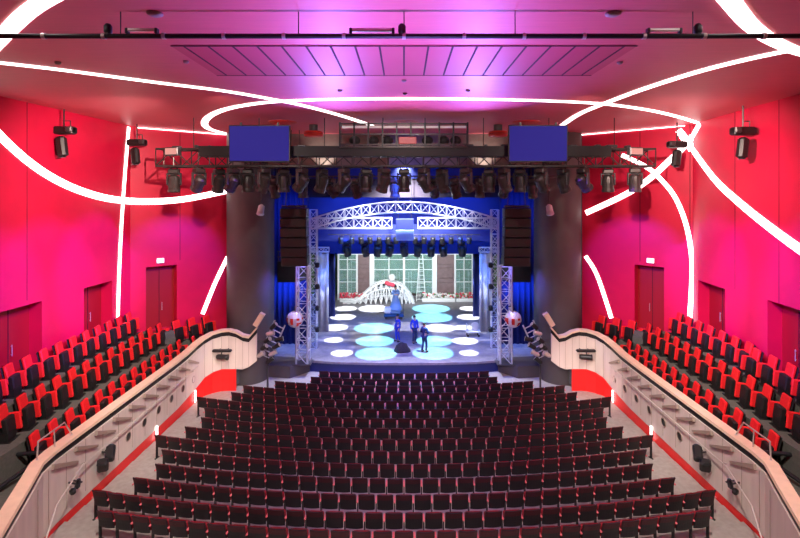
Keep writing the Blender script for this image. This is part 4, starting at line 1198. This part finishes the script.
# front light on the truss and lamps
for x in (-6, 0, 6):
    light('SPOT', 'truss_light', (x, 15.2, CZ - .6), 420 * K, (1, .84, .74), (x * 1.1, 21.5, H + 1.2), .05, 80, .9)
light('SPOT', 'strip_blue_fill', (0, 25.2, H - .9), 420 * K, (.04, .16, 1), (0, 29.2, H + .9), .05, 130, .8)  # bare blue spot added to tint the narrow cloth strip and arch
# stage wash
light('SPOT', 'stage_fill', (0, 29.0, H + 2.0), 10500 * K, (.92, .92, 1), (0, 33, SZ), .1, 100, .9)
light('SPOT', 'front_blue', (0, 24.0, H + 2.2), 9000 * K, (.04, .10, 1), (0, 28.2, SZ - .6), .1, 70, .9)
for x in (-3.5, 3.5):
    light('SPOT', 'stage_blue', (x, 31.4, H + 2.4), 2600 * K, (.03, .14, 1), (x, 36.5, SZ + 5), .1, 95, .9)
for x in (-4.2, -1.4, 1.4, 4.2):
    light('SPOT', 'set_light', (x, 36.9, H - 4.45), 1000 * K, (.92, .97, 1), (x * 1.05, 44.6, SZ + 2.2), .05, 75, .8)
for side in (-1, 1):
    light('SPOT', 'side_blue', (side * 6.8, 29.4, H - 5.2), 900 * K, (.04, .18, 1), (side * 7.2, 31.3, H - 7.2), .05, 120, .9)
    light('SPOT', 'side_blue', (side * 6.9, 28.9, H + 1.0), 450 * K, (.03, .13, 1), (side * 7.2, 31.3, H - 1.5), .05, 100, .9)
    light('SPOT', 'tower_light', (side * 3.5, 27.2, H + 1.0), 1000 * K, (.8, .86, 1), (side * 5.75, 28.6, H - 6.5), .05, 40, .6)
    light('SPOT', 'arch_light', (side * 2.8, 26.4, H - .6), 900 * K, (.8, .88, 1), (side * 2.8, 29.6, H - 1.9), .05, 66, .8)
    light('SPOT', 'wing_blue', (side * 3.2, 31.2, H - 2.2), 900 * K, (.05, .2, 1), (side * 5.7, 34.5, SZ + 2.5), .05, 60, .8)
    light('SPOT', 'column_blue', (side * 5.4, 27.4, H - 3.0), 620 * K, (.14, .14, 1), (side * 7.6, 27.3, H - 7), .05, 70, .9)
pools = [(346, 308.5, .95, 0), (374, 308.5, 1.35, 0), (431, 308.5, 1.6, 1), (470, 308.5, .9, 0), (343, 317, 1.0, 0), (432, 317.3, 1.6, 1), (469, 317, .95, 0),
         (335, 327.5, .95, 0), (374, 328, 1.45, 1), (440, 328, 1.15, 0), (464, 327.5, .7, 0), (333.6, 340, .62, 0), (375, 341, 1.25, 1), (434, 341, 1.2, 1), (465, 341, .85, 0),
         (342, 353, .68, 0), (376, 353.5, 1.27, 1), (433, 353, 1.25, 1), (469, 353, .6, 0)]
for (x, y, r, cy) in pools:
    p = on_level(x, y, SZ); top = H - 4.6
    hgt = top - SZ; ang = 2 * math.degrees(math.atan(r / hgt))
    sa = 2 * PI * (1 - math.cos(math.radians(ang) / 2))
    light('SPOT', 'floor_pool', (p.x, p.y, top), 4800 * K, (.24, .80, 1) if cy else (.90, .96, 1), (p.x, p.y, SZ), .03, ang, .12)

# ------------------------------------------------------------------ world, camera, view
w = bpy.data.worlds.new('world'); SC.world = w; w.use_nodes = True
w.node_tree.nodes['Background'].inputs['Color'].default_value = (.02, .02, .03, 1)
cam = bpy.data.cameras.new('camera'); co = bpy.data.objects.new('camera', cam); COL.objects.link(co)
cam.sensor_width = 36; cam.sensor_fit = 'HORIZONTAL'; cam.lens = 36 * F / 800
cam.shift_x = -(VX - 400) / 800; cam.shift_y = -(269 - HY) / 800
cam.clip_start = .1; cam.clip_end = 200
co.location = (0, 0, H); co.rotation_euler = (PI / 2, 0, 0)
SC.camera = co
SC.view_settings.view_transform = 'Standard'; SC.view_settings.look = 'None'
SC.view_settings.exposure = 0.55; SC.view_settings.gamma = 1.0; SC.view_settings.use_curve_mapping = False
